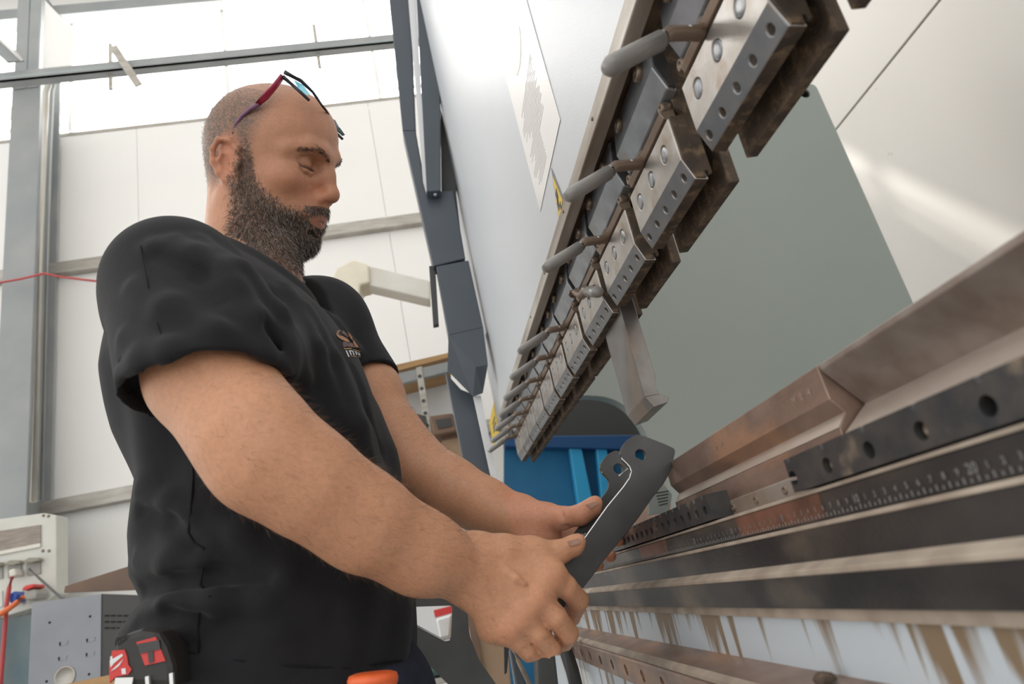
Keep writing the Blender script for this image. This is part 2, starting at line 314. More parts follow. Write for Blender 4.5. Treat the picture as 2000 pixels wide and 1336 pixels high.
# far side cover and its bright slide strip
ob('side_cover',poly_y([(870,727),(900,760),(930,772),(975,960),(1010,1180),(952,1180),(905,900)],2.2,2.26),'guard_grey',pb,bevel=.003)
ob('slide_strip',poly_y([(925,774),(939,772),(972,935),(1000,1060),(988,1062)],2.12,2.14),'white_plastic',pb)
# warning labels and the notice on the white cover
def sticker(name,corners,x,m,parent,th=.0008):
    pts=[onx(px,py,x) for px,py in corners]; return ob(name,prism(bmesh.new(),[tuple(p) for p in pts],(-th,0,0)),m,parent)
nt_=empty('notice_sheet',onx(1058,400,XF),'white printed notice stuck on the white ram cover','notice')
def yz(name,y0,y1,z0,z1,x,m,parent,th=.0007):
    o=ob(name,B(x-th-parent.location.x,x-parent.location.x,y0-parent.location.y,y1-parent.location.y,z0-parent.location.z,z1-parent.location.z),m,parent); return o
yz('sheet',.752,.985,1.637,1.99,XF-.0004,'paper',nt_)
for i in range(24):
    z=1.80-.0062*i; a=.965-.06*random.random(); b=.80+.02*random.random() if i<16 else .86
    yz('text_line',b,a,z,z+.0016,XF-.0011,'ink',nt_,.0003)
ob('print_arch',prism(bmesh.new(),[(XF-.0013-nt_.location.x,.87+.05*math.cos(t)-nt_.location.y,1.875-.03*math.sin(t)-nt_.location.z) for t in np.linspace(0,math.pi,12)]+[(XF-.0013-nt_.location.x,.87+.04*math.cos(t)-nt_.location.y,1.88-.02*math.sin(t)-nt_.location.z) for t in np.linspace(math.pi,0,12)],(-.0003,0,0)),'pipe_white',nt_)
tri=[(1077,328),(1103,392),(1095,447)]
wl=empty('warning_label',onx(1095,440,XF),'yellow triangular hazard label beside the second clamp lever','label')
c0=Vector(wl.location)
def loc(pts,c): return [tuple(Vector(p)-c) for p in pts]
P3=[onx(x,y,XF-.0004) for x,y in tri]; cen=sum(P3)/3
ob('border',prism(bmesh.new(),loc(P3,c0),(-.0006,0,0)),'label_border',wl)
ob('field',prism(bmesh.new(),loc([cen+(p-cen)*.74+np.array([-.0008,0,0]) for p in P3],c0),(-.0004,0,0)),'yellow',wl)
for u,v,s in ((.0,.006,.010),(.006,-.006,.008),(-.004,-.014,.006)):
    q=cen+np.array([-.0014,u,v]); ob('pictogram',prism(bmesh.new(),loc([q+np.array([0,-s*.6,s]),q+np.array([0,s*.6,s*.6]),q+np.array([0,s*.5,-s]),q+np.array([0,-s*.5,-s*.5])],c0),(-.0003,0,0)),'black_print',wl)
wl2=empty('warning_label',onx(962,868,XF),'yellow rectangular warning label at the far end of the ram','label'); c0=Vector(wl2.location)
ob('field',prism(bmesh.new(),loc([onx(x,y,XF-.0004) for x,y in ((965,784),(976,850),(964,872),(956,825))],c0),(-.0006,0,0)),'yellow',wl2)
for t in (.3,.5,.65):
    a=np.array(onx(960,822,XF-.0012))*(1-t)+np.array(onx(965,866,XF-.0012))*t; b=np.array(onx(966,795,XF-.0012))*(1-t)+np.array(onx(974,848,XF-.0012))*t
    ob('print',prism(bmesh.new(),loc([a*.8+b*.2,a*.2+b*.8,a*.2+b*.8+np.array([0,0,.008]),a*.8+b*.2+np.array([0,0,.008])],c0),(-.0003,0,0)),'black_print',wl2)
# ---------------------------------------------------------------- bed
Y0,Y1=-.3,2.3
bed=ob('bed',xz([(.262,1.078),(.262,.985),(.36,.985),(.36,1.078)],Y0,Y1),'bed_black',pb)
ob('ruler_face',xz([(.25,1.061),(.25,1.079),(.263,1.079),(.263,1.061)],Y0,Y1),'bed_black',bed,bevel=.001)
ob('dusty_ledge',xz([(.249,1.079),(.249,1.0815),(.272,1.0835),(.272,1.079)],Y0,Y1),'bed_dusty',bed,bevel=.0005)
ob('copper_plate',xz([(.2494,1.0625),(.2494,1.0785),(.2500,1.0785),(.2500,1.0625)],.445,.59),'bed_copper',bed)
ob('copper_plate',xz([(.2494,1.0625),(.2494,1.0785),(.2500,1.0785),(.2500,1.0625)],.80,.92),'bed_copper',bed)
ob('thin_ledge',xz([(.246,1.0575),(.246,1.0605),(.262,1.061),(.262,1.0575)],Y0,Y1),'bed_dusty',bed,bevel=.0006)
ob('upper_face',xz([(.246,1.036),(.247,1.0575),(.263,1.0575),(.263,1.036)],Y0,Y1),'bed_black',bed)
ob('ridge',xz([(.236,1.0285),(.236,1.0325),(.246,1.0365),(.262,1.0365),(.262,1.0285)],Y0,Y1),'bed_dusty',bed,bevel=.001)
ob('lower_face',xz([(.238,1.007),(.2365,1.0285),(.263,1.0285),(.263,1.007)],Y0,Y1),'bed_black',bed)
ob('recess_band',xz([(.242,.999),(.242,1.007),(.263,1.007),(.263,.999)],Y0,Y1),'bed_dusty',bed)  # recessed band in its own dusty brown
bp=ob('front_panel',xz([(.246,.30),(.246,1.0),(.30,1.0),(.30,.30)],Y0,Y1),'panel_grime',pb)
ob('plinth',xz([(.29,0),(.29,.30),(.36,.30),(.36,0)],Y0,Y1),'guard_grey',pb)
lr=ob('lower_rail',cut(me_of(xz([(.208,.916),(.208,.950),(.212,.957),(.246,.962),(.246,.916)],Y0,Y1)),None) if 0 else xz([(.208,.919),(.206,.948),(.214,.957),(.247,.963),(.247,.919)],Y0,Y1),'die_brown',pb)
cb=bmesh.new()
for k in range(16):
    y=.30+.085*k
    lathe(cb,(.20,y,.934),(1,0,0),[(.0075,0),(.0075,.018)],16)
lme=cut(lr.data,cb); lr.data=lme
for k in range(16): ob('slot_shade',LA((.2165,.30+.085*k,.934),(-1,0,0),[(.0076,-.004),(.0076,.001),(.0074,.0011)],14),'dark_hole',lr)  # near-black discs paint the shade inside the rail holes
ob('rail_lip',xz([(.2065,.952),(.2065,.9555),(.213,.9585),(.216,.956)],Y0,Y1),'bed_dusty',lr)
tag(ob('dirt_clump',xz([(.226,.9605),(.224,.965),(.229,.969),(.236,.968),(.239,.9625)],.478,.49),'clamp_rust',None,bevel=.003),'small lump of rusty dirt lying on the lower rail','dirt')
# engraved scale: ticks and numerals on the ruler face
tk=bmesh.new()
for mm in range(0,900,5):
    y=.262+mm/1000; h=.0032 if mm%10==0 else .002
    if y<1.15: box(tk,.2489,.2493,y,y+.0006,1.0625,1.0625+h)
tag(ob('scale_ticks',tk,'tick',bed),kind='stuff')
fwd=basis((0,0,0),(0,-1,0),(0,0,1))
for mm in range(0,900,10):
    y=.304-.200+mm/1000
    cm_=20-mm//10+20 if 0 else None
    v=int(round((.304-y)*100))+20
    if y<.25 or y>.86: continue
    big=(v%10==0)
    t=text_mesh(str(abs(v)) if big else str(abs(v)%10),.0075 if big else .005)
    xform(t,basis((.2488,y,1.0688),(0,-1,0),(0,0,1))); mesh_obj('numeral',t,'tick',bed)
# strip rail with small screws, die clamp bars
sr=ob('strip_rail',xz([(.268,1.0815),(.268,1.0965),(.29,1.0965),(.29,1.0815)],Y0,Y1),'strip_metal',pb,bevel=.0008)
for y in (.523,.578,.628,.36): ob('screw',socket_bolt((.268,y,1.089),(-1,0,0),.0035,.0012),'bolt',sr,True)
def die_bar(name,y0,y1,pitch,label,first,r,slots=True):
    e=empty(name,(.26,y0,1.083),label,'clamp bar','die clamp bars on the bed')
    me=me_of(B(-.013,.008,0,y1-y0,0,.0235))
    cb=bmesh.new(); k=0; y=first
    holes=[]
    while y<y1-y0-.004:
        lathe(cb,(-.02,y,.0095),(1,0,0),[(r,0),(r,.021)],18); holes.append(y)
        if slots: lathe(cb,(-.0135,y-.001,.030),(0,0,-1),[(.0026,0),(.0026,.010)],12)
        y+=pitch
    me=cut(me,cb); b=mesh_obj('bar',me,'bar_black',e,bevel=.0006)
    for i,y in enumerate(holes):
        if i%2==0 or pitch<.03 and i%3==0: ob('bolt',socket_bolt((-.006,y,.0095),(-1,0,0),r*.8,.003),'bolt',e,True)
    return e
die_bar('die_clamp_bar',.20,.470,.047,'thick black die clamp bar with big socket screws near the camera',.030,.0052)
die_bar('die_clamp_bar',.632,1.10,.0235,'far black die clamp bar with a close row of round holes',.014,.0046)
# dies: four-way V blocks with grooves facing the operator
def die(name,prof,y0,y1,m,label,cat='die'):
    e=empty(name,(.29,y0,1.097),label,cat,'multi-V dies on the bed')
    o=ob('block',xz([(p[0]-.29,p[1]-1.097) for p in prof],0,y1-y0),m,e,bevel=.0008); return e,o
# small-V die (far) and big-V die (near)
p1=[(.282,1.097),(.283,1.118),(.291,1.128),(.2835,1.139),(.283,1.1645),(.30,1.1645),(.313,1.150),(.326,1.1645),(.345,1.1645),(.345,1.097)]
e,o=die('die_block',p1,.447,.828,'die_brown','brown steel die block with narrow front groove lying behind the clamp bars')
ob('polished_face',xz([(.283-.29-.0004,1.1185-1.097),(.291-.29-.0004,1.128-1.097),(.2912-.29,1.128-1.097),(.2835-.29,1.1185-1.097)],.0005,.3805),'die_light',e)
for i,(y,s) in enumerate(((.02,'4'),(.032,'0'),(.044,'M'),(.20,'M'),(.215,'4'),(.228,'0'))):
    t=text_mesh(s,.009); xform(t,basis((.2829-.29-.0004,y,1.1505-1.097),(0,-1,0),(0,0,1))); mesh_obj('paint_mark',t,'bed_dusty',e)
p2=[(.282,1.097),(.2822,1.112),(.306,1.130),(.283,1.160),(.2835,1.1645),(.30,1.1645),(.313,1.146),(.326,1.1645),(.345,1.1645),(.345,1.097)]
e,o=die('die_block',p2,.0,.444,'die_grey','grey-brown steel die block with wide front groove, nearest the camera')
ob('polished_face',xz([(.2822-.29-.0003,1.1125-1.097),(.3058-.29-.0003,1.1303-1.097),(.306-.29,1.130-1.097),(.2825-.29,1.112-1.097)],0,.4435),'die_light',e)
# small plate with print leaning behind the bracket
e,o=die('die_block',[(p[0]+.001,p[1]) for p in p1],1.03,1.9,'die_brown','far brown die block behind the held steel bracket')
# ---------------------------------------------------------------- clamps
proto=empty('punch_clamp',(0,.525,0),'x','clamp','punch clamps along the ram')
CL=.149
ob('body',xz([(.2885,1.575),(.330,1.575),(.328,1.415),(.328,1.371),(.317,1.371),(.317,1.425),(.303,1.448),(.2885,1.462)],0,CL),'clamp_rust',proto,bevel=.001)
fp=me_of(xz([(.2775,1.449),(.2775,1.402),(.2855,1.3795),(.2985,1.3775),(.2985,1.449)],0,CL-.004))
cb=bmesh.new()
nrm=Vector((-.0245,0,-.009)).normalized()
for k in range(5):
    lathe(cb,Vector((.282,.014+k*.030,1.390))+nrm*.004,-nrm,[(.0043,0),(.0043,.016)],16)
for k in range(3):
    lathe(cb,(.272,.030+k*.045,1.428),(1,0,0),[(.0088,0),(.0088,.009)],24)
fp=cut(fp,cb); fp.materials.clear()
for k_ in ('clamp_steel','chamfer_shaded','clamp_rust','dark_hole'): fp.materials.append(M[k_])
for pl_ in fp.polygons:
    n_=pl_.normal; c_=pl_.center; pl_.material_index=1 if n_.dot(nrm)>.97 and c_.x<.2885 and c_.z<1.4025 else 0  # chamfer faces take a darker material that paints in their shade
    if pl_.material_index==1 and (c_-Vector((.282,c_.y,1.390))).dot(nrm)<-.003: pl_.material_index=3  # hole bottoms go near-black, shade put into the colour
    if n_.z<-.9 and c_.z<1.379: pl_.material_index=2
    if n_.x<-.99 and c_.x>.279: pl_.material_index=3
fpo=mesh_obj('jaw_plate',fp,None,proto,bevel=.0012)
for k in range(3): ob('plug',LA((.2815,.030+k*.045,1.428),(-1,0,0),[(.0080,-.003),(.0080,.0032),(.0072,.0039),(.003,.0041)],22),'plug',fpo,True)
ob('jaw_end',xz([(.2795,1.449),(.2795,1.402),(.2865,1.3805),(.2955,1.379),(.2955,1.386),(.299,1.386),(.299,1.3815),(.3025,1.3825),(.3025,1.449)],-.0025,.0005),'clamp_rust',proto)
ob('wedge_bar',xz([(.276,1.4515),(.2735,1.459),(.289,1.462),(.289,1.450)],.004,CL-.02),'lever_metal',proto,bevel=.0006)
ob('upper_jaw',xz([(.2880,1.540),(.2775,1.536),(.2725,1.500),(.281,1.474),(.290,1.470),(.290,1.540)],-.012,CL-.012),'clamp_blue',proto,bevel=.0012)
ob('upper_jaw_end',xz([(.2875,1.537),(.2795,1.534),(.2745,1.500),(.282,1.476),(.289,1.473)],-.0145,-.0115),'bar_black',proto)
ax=Vector((-.036,0,.005)).normalized()
for y in (.020,.105): ob('bolt',socket_bolt((.2752,y,1.520),ax,.0088,.006),'bolt',proto,True)
for y in (.008,.135):
    b_=ob('bolt',socket_bolt((.2890,y,1.466),(-1,0,0),.0062,.012),'bolt',proto,True)
def lever(parent,rot=0):
    e_pts=[(.292,.092,1.466),(.280,.086,1.463),(.272,.082,1.453),(.262,.080,1.452),(.244,.077,1.451),(.236,.076,1.445),(.229,.075,1.4405)]
    g_pts=[(.2375,.0757,1.4455),(.234,.0755,1.4435),(.20,.072,1.4275),(.185,.0705,1.4205),(.181,.070,1.4185)]
    if rot:
        c=Vector((.279,.086,1.463)); R=Matrix.Rotation(rot,4,'Z')
        e_pts=[tuple(c+R@(Vector(p)-c)+Vector((-.012,0,-.01))) for p in e_pts]; g_pts=[tuple(c+R@(Vector(p)-c)+Vector((-.012,0,-.01))) for p in g_pts]
    l=ob('lever',T(e_pts,[.0085,.009,.0082,.0072,.0074,.0074,.007],12,.8),'lever_metal',parent,True)
    ob('grip',T(g_pts,[.008,.0096,.0096,.0096,.0062],14,.8),'grip',l,True)
    a=Vector(e_pts[3]); ob('pin',LA(a+Vector((0,-.0062,.001)),(0,-1,0),[(.0016,-.002),(.0016,.0008),(.001,.001)],10),'alu',l,True)
    return l
folded=lever(None,math.radians(82)); lev=lever(proto)
ys=[.170,.337,.525,.698,.868,1.035,1.20,1.365,1.53,1.69,1.855,2.02]
ords=['nearest the camera, mostly cut off by the top edge','largest whole one, its grey lever crossing the cover rail','second whole one, its grey lever beside the hazard label','third whole one from the camera, lever sticking out','fourth whole one, its lever folded towards the camera','fifth whole one, just beyond the hanging punch','sixth whole one counted from the camera','seventh whole one counted from the camera','eighth whole one counted from the camera','third from the far end of the ram','second from the far end of the ram','last and farthest on the ram']
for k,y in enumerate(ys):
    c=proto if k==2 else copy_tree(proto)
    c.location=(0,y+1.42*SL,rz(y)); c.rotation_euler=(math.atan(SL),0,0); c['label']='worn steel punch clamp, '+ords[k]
    if k==4:
        for ch in list(c.children):
            if ch.name.startswith('lever'):
                for g2 in list(ch.children): bpy.data.objects.remove(g2)
                bpy.data.objects.remove(ch)
        folded.parent=c
# short punch holders hanging behind the jaws
# hanging punch
pu=empty('punch',(.30,.86,1.37),'short dark steel punch with flared foot hanging from the ram','punch')
def PU(pts,y0,y1): return xz([(p[0]-.30,p[1]-1.37) for p in pts],y0,y1)
ob('stem',PU([(.294,1.405),(.2935,1.372),(.2935,1.262),(.3145,1.262),(.3125,1.274),(.3165,1.290),(.3165,1.405)],0,.10),'punch_steel',pu,bevel=.001)
ob('foot',PU([(.2935,1.2625),(.302,1.246),(.322,1.249),(.327,1.257),(.3145,1.2625)],0,.10),'punch_steel',pu,bevel=.0008)
ob('tang',PU([(.303,1.405),(.303,1.44),(.314,1.44),(.314,1.405)],.004,.096),'punch_steel',pu)
# ================================================================ the man: one body grown from a distance field
class Field:
    def __init__(s,lo,hi,h):
        s.lo=np.array(lo,np.float32); s.h=h; s.n=np.ceil((np.array(hi)-np.array(lo))/h).astype(int)+1
        s.V=np.full(s.n,.5,np.float32); s.ax=[s.lo[i]+h*np.arange(s.n[i],dtype=np.float32) for i in range(3)]
    def sub(s,lo,hi):
        a=np.clip(np.floor((np.array(lo)-s.lo)/s.h).astype(int),0,s.n); b=np.clip(np.ceil((np.array(hi)-s.lo)/s.h).astype(int)+1,0,s.n)
        sl=tuple(slice(i,j) for i,j in zip(a,b)); return sl,[s.ax[0][sl[0]][:,None,None],s.ax[1][sl[1]][None,:,None],s.ax[2][sl[2]][None,None,:]]
    def add(s,fn,lo,hi,k=.01,mode='u'):
        mg=k+3*s.h; sl,X=s.sub(np.array(lo)-mg,np.array(hi)+mg)
        if min(x.size for x in X)==0: return
        d=fn(*X).astype(np.float32); v=s.V[sl]
        if mode=='u': hh=np.maximum(k-np.abs(d-v),0)/k; s.V[sl]=np.minimum(d,v)-hh*hh*k*.25
        elif mode=='s': d=-d; hh=np.maximum(k-np.abs(d-v),0)/k; s.V[sl]=np.maximum(d,v)+hh*hh*k*.25
        else: s.V[sl]=v+d
    def cap(s,a,b,ra,rb,k=.01,mode='u',plane=None):
        a=np.array(a,np.float32); b=np.array(b,np.float32); ab=b-a; L2=float(ab@ab)+1e-12
        def fn(x,y,z):
            px,py,pz=x-a[0],y-a[1],z-a[2]; t=np.clip((px*ab[0]+py*ab[1]+pz*ab[2])/L2,0,1)
            d=np.sqrt((px-t*ab[0])**2+(py-t*ab[1])**2+(pz-t*ab[2])**2)-(ra+(rb-ra)*t)
            if plane is not None:
                q,nn=plane; d=np.maximum(d,(x-q[0])*nn[0]+(y-q[1])*nn[1]+(z-q[2])*nn[2])
            return d
        r=max(ra,rb); s.add(fn,np.minimum(a,b)-r,np.maximum(a,b)+r,k,mode)
    def chain(s,pts,rs,k=.01,mode='u'):
        for i in range(len(pts)-1): s.cap(pts[i],pts[i+1],rs[i],rs[i+1],k,mode)
    def ell(s,c,R,r,k=.01,mode='u'):
        c=np.array(c,np.float32); R=np.array(R,np.float32); r=np.array(r,np.float32)
        def fn(x,y,z):
            p=[x-c[0],y-c[1],z-c[2]]; q=[p[0]*R[0,i]+p[1]*R[1,i]+p[2]*R[2,i] for i in range(3)]
            k0=np.sqrt(sum((q[i]/r[i])**2 for i in range(3))); k1=np.sqrt(sum((q[i]/r[i]**2)**2 for i in range(3)))+1e-9
            return k0*(k0-1)/k1
        e=np.sqrt(((R*r)**2).sum(1)); s.add(fn,c-e,c+e,k,mode)
    def mesh(s):
        sg=s.V<0; V=s.V; n=s.n; cid=[]; cp=[]; quads=[]
        def cells(i,j,k): return (i.astype(np.int64)*n[1]+j)*n[2]+k
        for ax in range(3):
            a=[slice(None)]*3; b=[slice(None)]*3; a[ax]=slice(0,-1); b[ax]=slice(1,None)
            I=np.array(np.nonzero(sg[tuple(a)]!=sg[tuple(b)])); o1,o2=(ax+1)%3,(ax+2)%3
            ok=(I[o1]>0)&(I[o2]>0)&(I[o1]<n[o1]-1)&(I[o2]<n[o2]-1); I=I[:,ok]
            J=I.copy(); J[ax]+=1; va=V[tuple(I)]; vb=V[tuple(J)]; t=va/(va-vb)
            P=I.astype(np.float32).T.copy(); P[:,ax]+=t
            q=[]
            for d1,d2 in ((0,0),(-1,0),(-1,-1),(0,-1)):
                K=I.copy(); K[o1]+=d1; K[o2]+=d2; c=cells(*K); q.append(c); cid.append(c); cp.append(P)
            q=np.stack(q,1); fl=va>0; q[fl]=q[fl][:,::-1]; quads.append(q)
        cid=np.concatenate(cid); cp=np.concatenate(cp); u,inv=np.unique(cid,return_inverse=True)
        cnt=np.bincount(inv); vs=np.stack([np.bincount(inv,cp[:,i])/cnt for i in range(3)],1)*s.h+s.lo
        Q=np.searchsorted(u,np.concatenate(quads)); return vs.astype(np.float32),Q
def np_mesh(name,vs,Q):
    me=bpy.data.meshes.new(name); me.vertices.add(len(vs)); me.vertices.foreach_set('co',vs.astype(np.float32).ravel())
    k=Q.shape[1]; me.loops.add(Q.size); me.loops.foreach_set('vertex_index',Q.astype(np.int32).ravel()); me.polygons.add(len(Q))
    me.polygons.foreach_set('loop_start',np.arange(0,Q.size,k,dtype=np.int32)); me.update(calc_edges=True); me.validate(); me.shade_smooth(); return me
def relax(vs,Q,it=2,lam=.5):
    k=Q.shape[1]; a=np.concatenate([Q[:,i] for i in range(k)]); b=np.concatenate([Q[:,(i+1)%k] for i in range(k)]); A=np.concatenate([a,b]); Bq=np.concatenate([b,a])
    deg=np.bincount(A,minlength=len(vs))[:,None]
    for _ in range(it):
        avg=np.stack([np.bincount(A,vs[Bq,i],len(vs)) for i in range(3)],1)/np.maximum(deg,1); vs=vs+(avg-vs)*lam
    return vs
def vnormals(vs,Q):
    f=np.cross(vs[Q[:,2]]-vs[Q[:,0]],vs[Q[:,3]]-vs[Q[:,1]]); N_=np.zeros_like(vs)
    for i in range(4):
        for c in range(3): N_[:,c]+=np.bincount(Q[:,i],f[:,c],len(vs))
    return N_/(np.linalg.norm(N_,axis=1)[:,None]+1e-12)
def vcol(me,col):
    a=me.color_attributes.new('Col','FLOAT_COLOR','POINT'); c=np.ones((len(me.vertices),4),np.float32); c[:,:3]=col; a.data.foreach_set('color',c.ravel())
def yp(px,py,y): return ony(px,py,y)
# ---- head pose
yaw,pitch,roll=[math.radians(v) for v in (10.5,28,21)]
f_=np.array([math.cos(yaw)*math.cos(pitch),-math.sin(yaw)*math.cos(pitch),-math.sin(pitch)]); l0=np.array([math.sin(yaw),math.cos(yaw),0]); u0=np.cross(f_,l0)
l_=l0*math.cos(roll)+u0*math.sin(roll); u_=np.cross(f_,l_); HR=np.stack([f_,l_,u_],1); HT=np.array([-.179,.907,1.722])
def hw(p): return HR@np.array(p,float)+HT
def hl(P): return (P-HT)@HR
BODY=Field((-.34,.53,.99),(.26,1.17,1.88),.0021)
Fb=BODY
def E(c,r,k=.012,mode='u',tilt=None):
    R=HR if tilt is None else HR@tilt; Fb.ell(hw(c),R,r,k,mode)
def both(fn):
    for sgn in (-1,1): fn(sgn)
def HC(pts,rs,k=.008,mode='u'): Fb.chain([hw(p) for p in pts],rs,k,mode)
def rotm(ax,a):
    c,s_=math.cos(a),math.sin(a); return np.array({'x':[[1,0,0],[0,c,-s_],[0,s_,c]],'y':[[c,0,s_],[0,1,0],[-s_,0,c]],'z':[[c,-s_,0],[s_,c,0],[0,0,1]]}[ax])
# neck first
nb=np.array([-.212,.90,1.47])
Fb.cap(hw((-.016,0,-.02)),nb,.058,.068,.02); Fb.cap(hw((.02,0,-.06)),nb+np.array([.03,0,.02]),.038,.036,.03)
E((.004,0,.050),(.089,.077,.084),.02); E((-.018,0,.035),(.064,.074,.07),.03); E((.04,0,.065),(.062,.066,.062),.03)
E((.042,0,-.012),(.062,.064,.078),.03); E((.05,0,-.055),(.05,.046,.045),.03)
both(lambda s:HC([(.0,.066*s,-.01),(.006,.062*s,-.05),(.048,.044*s,-.078),(.086,.014*s,-.086)],[.012,.016,.017,.016],.02))
E((.087,0,-.083),(.018,.022,.016),.015)
both(lambda s:E((.064,.05*s,-.002),(.024,.017,.018),.02))
both(lambda s:HC([(.099,.004*s,.042),(.0975,.018*s,.047),(.089,.038*s,.049),(.068,.058*s,.038)],[.009,.0095,.0085,.007],.014))
both(lambda s:E((.1005,.031*s,.025),(.019,.020,.0125),.013,'s'))
both(lambda s:E((.0795,.032*s,.025),(.0145,.0150,.0138),.004))           # lids over the eyeball
both(lambda s:HC([(.086,.048*s,.0325),(.0925,.040*s,.0345),(.0940,.030*s,.0340),(.0935,.019*s,.0310)],[.0008,.0012,.0012,.0008],.003,'s'))   # lid crease
both(lambda s:HC([(.086,.049*s,.019),(.0935,.04*s,.0155),(.0955,.031*s,.0135),(.0945,.020*s,.0165)],[.0016,.002,.002,.0015],.005))   # lower lid fold
both(lambda s:HC([(.084,.0485*s,.0225),(.0932,.040*s,.0195),(.0952,.031*s,.0185),(.0942,.019*s,.0205)],[.0012,.0021,.0021,.0014],.0015,'s'))  # lash line
HC([(.0985,0,.038),(.108,0,.018),(.1185,0,-.004)],[.0082,.0085,.0098],.012); E((.119,0,-.010),(.0115,.0118,.0105),.009)
both(lambda s:E((.1065,.0125*s,-.0165),(.0115,.0068,.0078),.006)); both(lambda s:E((.113,.0066*s,-.0235),(.0058,.0034,.0045),.003,'s'))
HC([(.108,0,-.012),(.110,0,-.028)],[.0065,.006],.008)
E((.089,0,-.045),(.024,.031,.024),.02)
both(lambda s:HC([(.107,.0,-.0435),(.1055,.008*s,-.0425),(.0965,.019*s,-.0475),(.0885,.0265*s,-.053)],[.0046,.0048,.0038,.0022],.006))
both(lambda s:HC([(.1045,.0,-.0585),(.1025,.009*s,-.0585),(.0945,.018*s,-.0565),(.0875,.026*s,-.0545)],[.0058,.0056,.004,.002],.006))
both(lambda s:HC([(.112,.0,-.0508),(.1095,.010*s,-.0502),(.100,.020*s,-.0525),(.091,.028*s,-.055)],[.0011,.0011,.0011,.001],.0025,'s'))
E((.103,0,-.0695),(.008,.018,.005),.008,'s')
def ear(s):
    tl=rotm('y',-.30)
    q=lambda p:(p[0]*.93-.37*p[2]+.002,p[1]*s,p[2]*.93+.37*p[0])
    E(q((-.006,.0785,-.001)),(.0155,.0065,.031),.006,'u',tl)
    HC([q(p) for p in ((.010,.0775,.005),(.0125,.080,.017),(.004,.084,.0305),(-.010,.087,.034),(-.021,.088,.022),(-.0235,.0875,.004),(-.019,.0855,-.012),(-.011,.083,-.024),(-.003,.080,-.033))],[.0034,.0036,.0036,.0038,.0038,.0038,.0038,.0042,.0052],.004)
    HC([q(p) for p in ((-.007,.0855,.019),(-.014,.0855,.006),(-.0125,.0845,-.008),(-.003,.083,-.019))],[.0025,.003,.003,.0028],.004)
    E(q((-.0045,.0875,.000)),(.0078,.0062,.0125),.005,'s',tl); E(q((-.003,.0885,.0205)),(.0075,.0055,.006),.004,'s',tl)
    E(q((.0105,.0815,-.004)),(.0042,.0045,.0062),.004)
    E(q((.000,.0795,-.033)),(.0078,.0042,.0085),.005)
both(ear)
# ---- arms
AR=[(yp(345,560,.665),.054),(yp(410,735,.628),.0525),(yp(482,838,.615),.0465),(yp(530,890,.618),.0425),(yp(610,948,.637),.0435),(yp(712,1018,.668),.042),(yp(820,1078,.705),.0365),(yp(905,1110,.732),.0315)]
AL=[(yp(640,650,1.09),.046),(yp(718,770,1.06),.0525),(yp(768,862,1.035),.047),(yp(812,915,1.02),.046),(yp(880,955,.995),.041),(yp(950,990,.97),.034),(yp(1005,1012,.952),.0295)]
for A_ in (AR,AL): Fb.chain([a for a,_ in A_],[r*.945 for _,r in A_],.032)
Fb.cap(nb,AR[0][0]+np.array([0,.05,.02]),.055,.05,.03); Fb.cap(nb,AL[0][0]-np.array([.02,.05,-.01]),.05,.04,.03)
Fb.cap(AR[0][0]+np.array([0,.05,.02]),AR[0][0],.05,.055,.03); Fb.cap(AL[0][0]-np.array([.02,.05,-.01]),AL[0][0],.04,.046,.03)
Fb.ell(yp(492,925,.612),np.eye(3),(.022,.02,.022),.03)             # elbow point
# ---- right hand (back towards the camera)
def fin(pts,rs,k=.0016): 
    # each finger is its own chain, blended only at its root
    for i in range(len(pts)-1): Fb.cap(pts[i],pts[i+1],rs[i]*.93,rs[i+1]*.93,k if i else .006)
wr=AR[-1][0]
mcp=[yp(1072,1126,.748),yp(1046,1168,.740),yp(1018,1203,.738),yp(990,1232,.742)]
for q,(m_,r) in enumerate(zip(mcp,(.0145,.0145,.0138,.0125))):
    wq=wr+np.array([.012,.004,.004])+(mcp[q]-mcp[1])*.42+np.array([0,.006,0]); Fb.cap(wq,m_,.021,r,.02)
Fb.cap(mcp[0]+np.array([-.022,.012,.004]),mcp[3]+np.array([-.016,.012,.004]),.013,.012,.02)
for m_ in mcp: Fb.ell(m_+np.array([.003,-.006,.003]),np.eye(3),(.0085,.0085,.0085),.014)
fin([mcp[0],yp(1106,1147,.752),yp(1129,1172,.770),yp(1116,1204,.800),yp(1096,1212,.815)],[.0145,.0128,.0122,.0108,.009])
fin([mcp[1],yp(1086,1205,.742),yp(1108,1237,.756),yp(1098,1258,.790),yp(1076,1258,.805)],[.0145,.0128,.0124,.0108,.009])
fin([mcp[2],yp(1050,1239,.740),yp(1075,1269,.752),yp(1070,1284,.784),yp(1052,1280,.80)],[.0138,.012,.0118,.0104,.0088])
fin([mcp[3],yp(1012,1252,.743),yp(1030,1270,.748),yp(1046,1288,.758),yp(1056,1300,.766)],[.0125,.0108,.0104,.0092,.0078])
fin([wr+np.array([.010,0,.012]),yp(985,1078,.742),yp(1042,1076,.752),yp(1094,1078,.762),yp(1120,1066,.768),yp(1130,1057,.770)],[.022,.0185,.0138,.0122,.0108,.0085],.008)
Fb.cap(yp(1030,1085,.752),mcp[0],.013,.014,.016)
# veins and knuckle creases on the back of the hand
Fb.chain([yp(985,1112,.7205),yp(1008,1128,.7195),yp(1026,1140,.7195)],[.0006,.0009,.0006],.008)
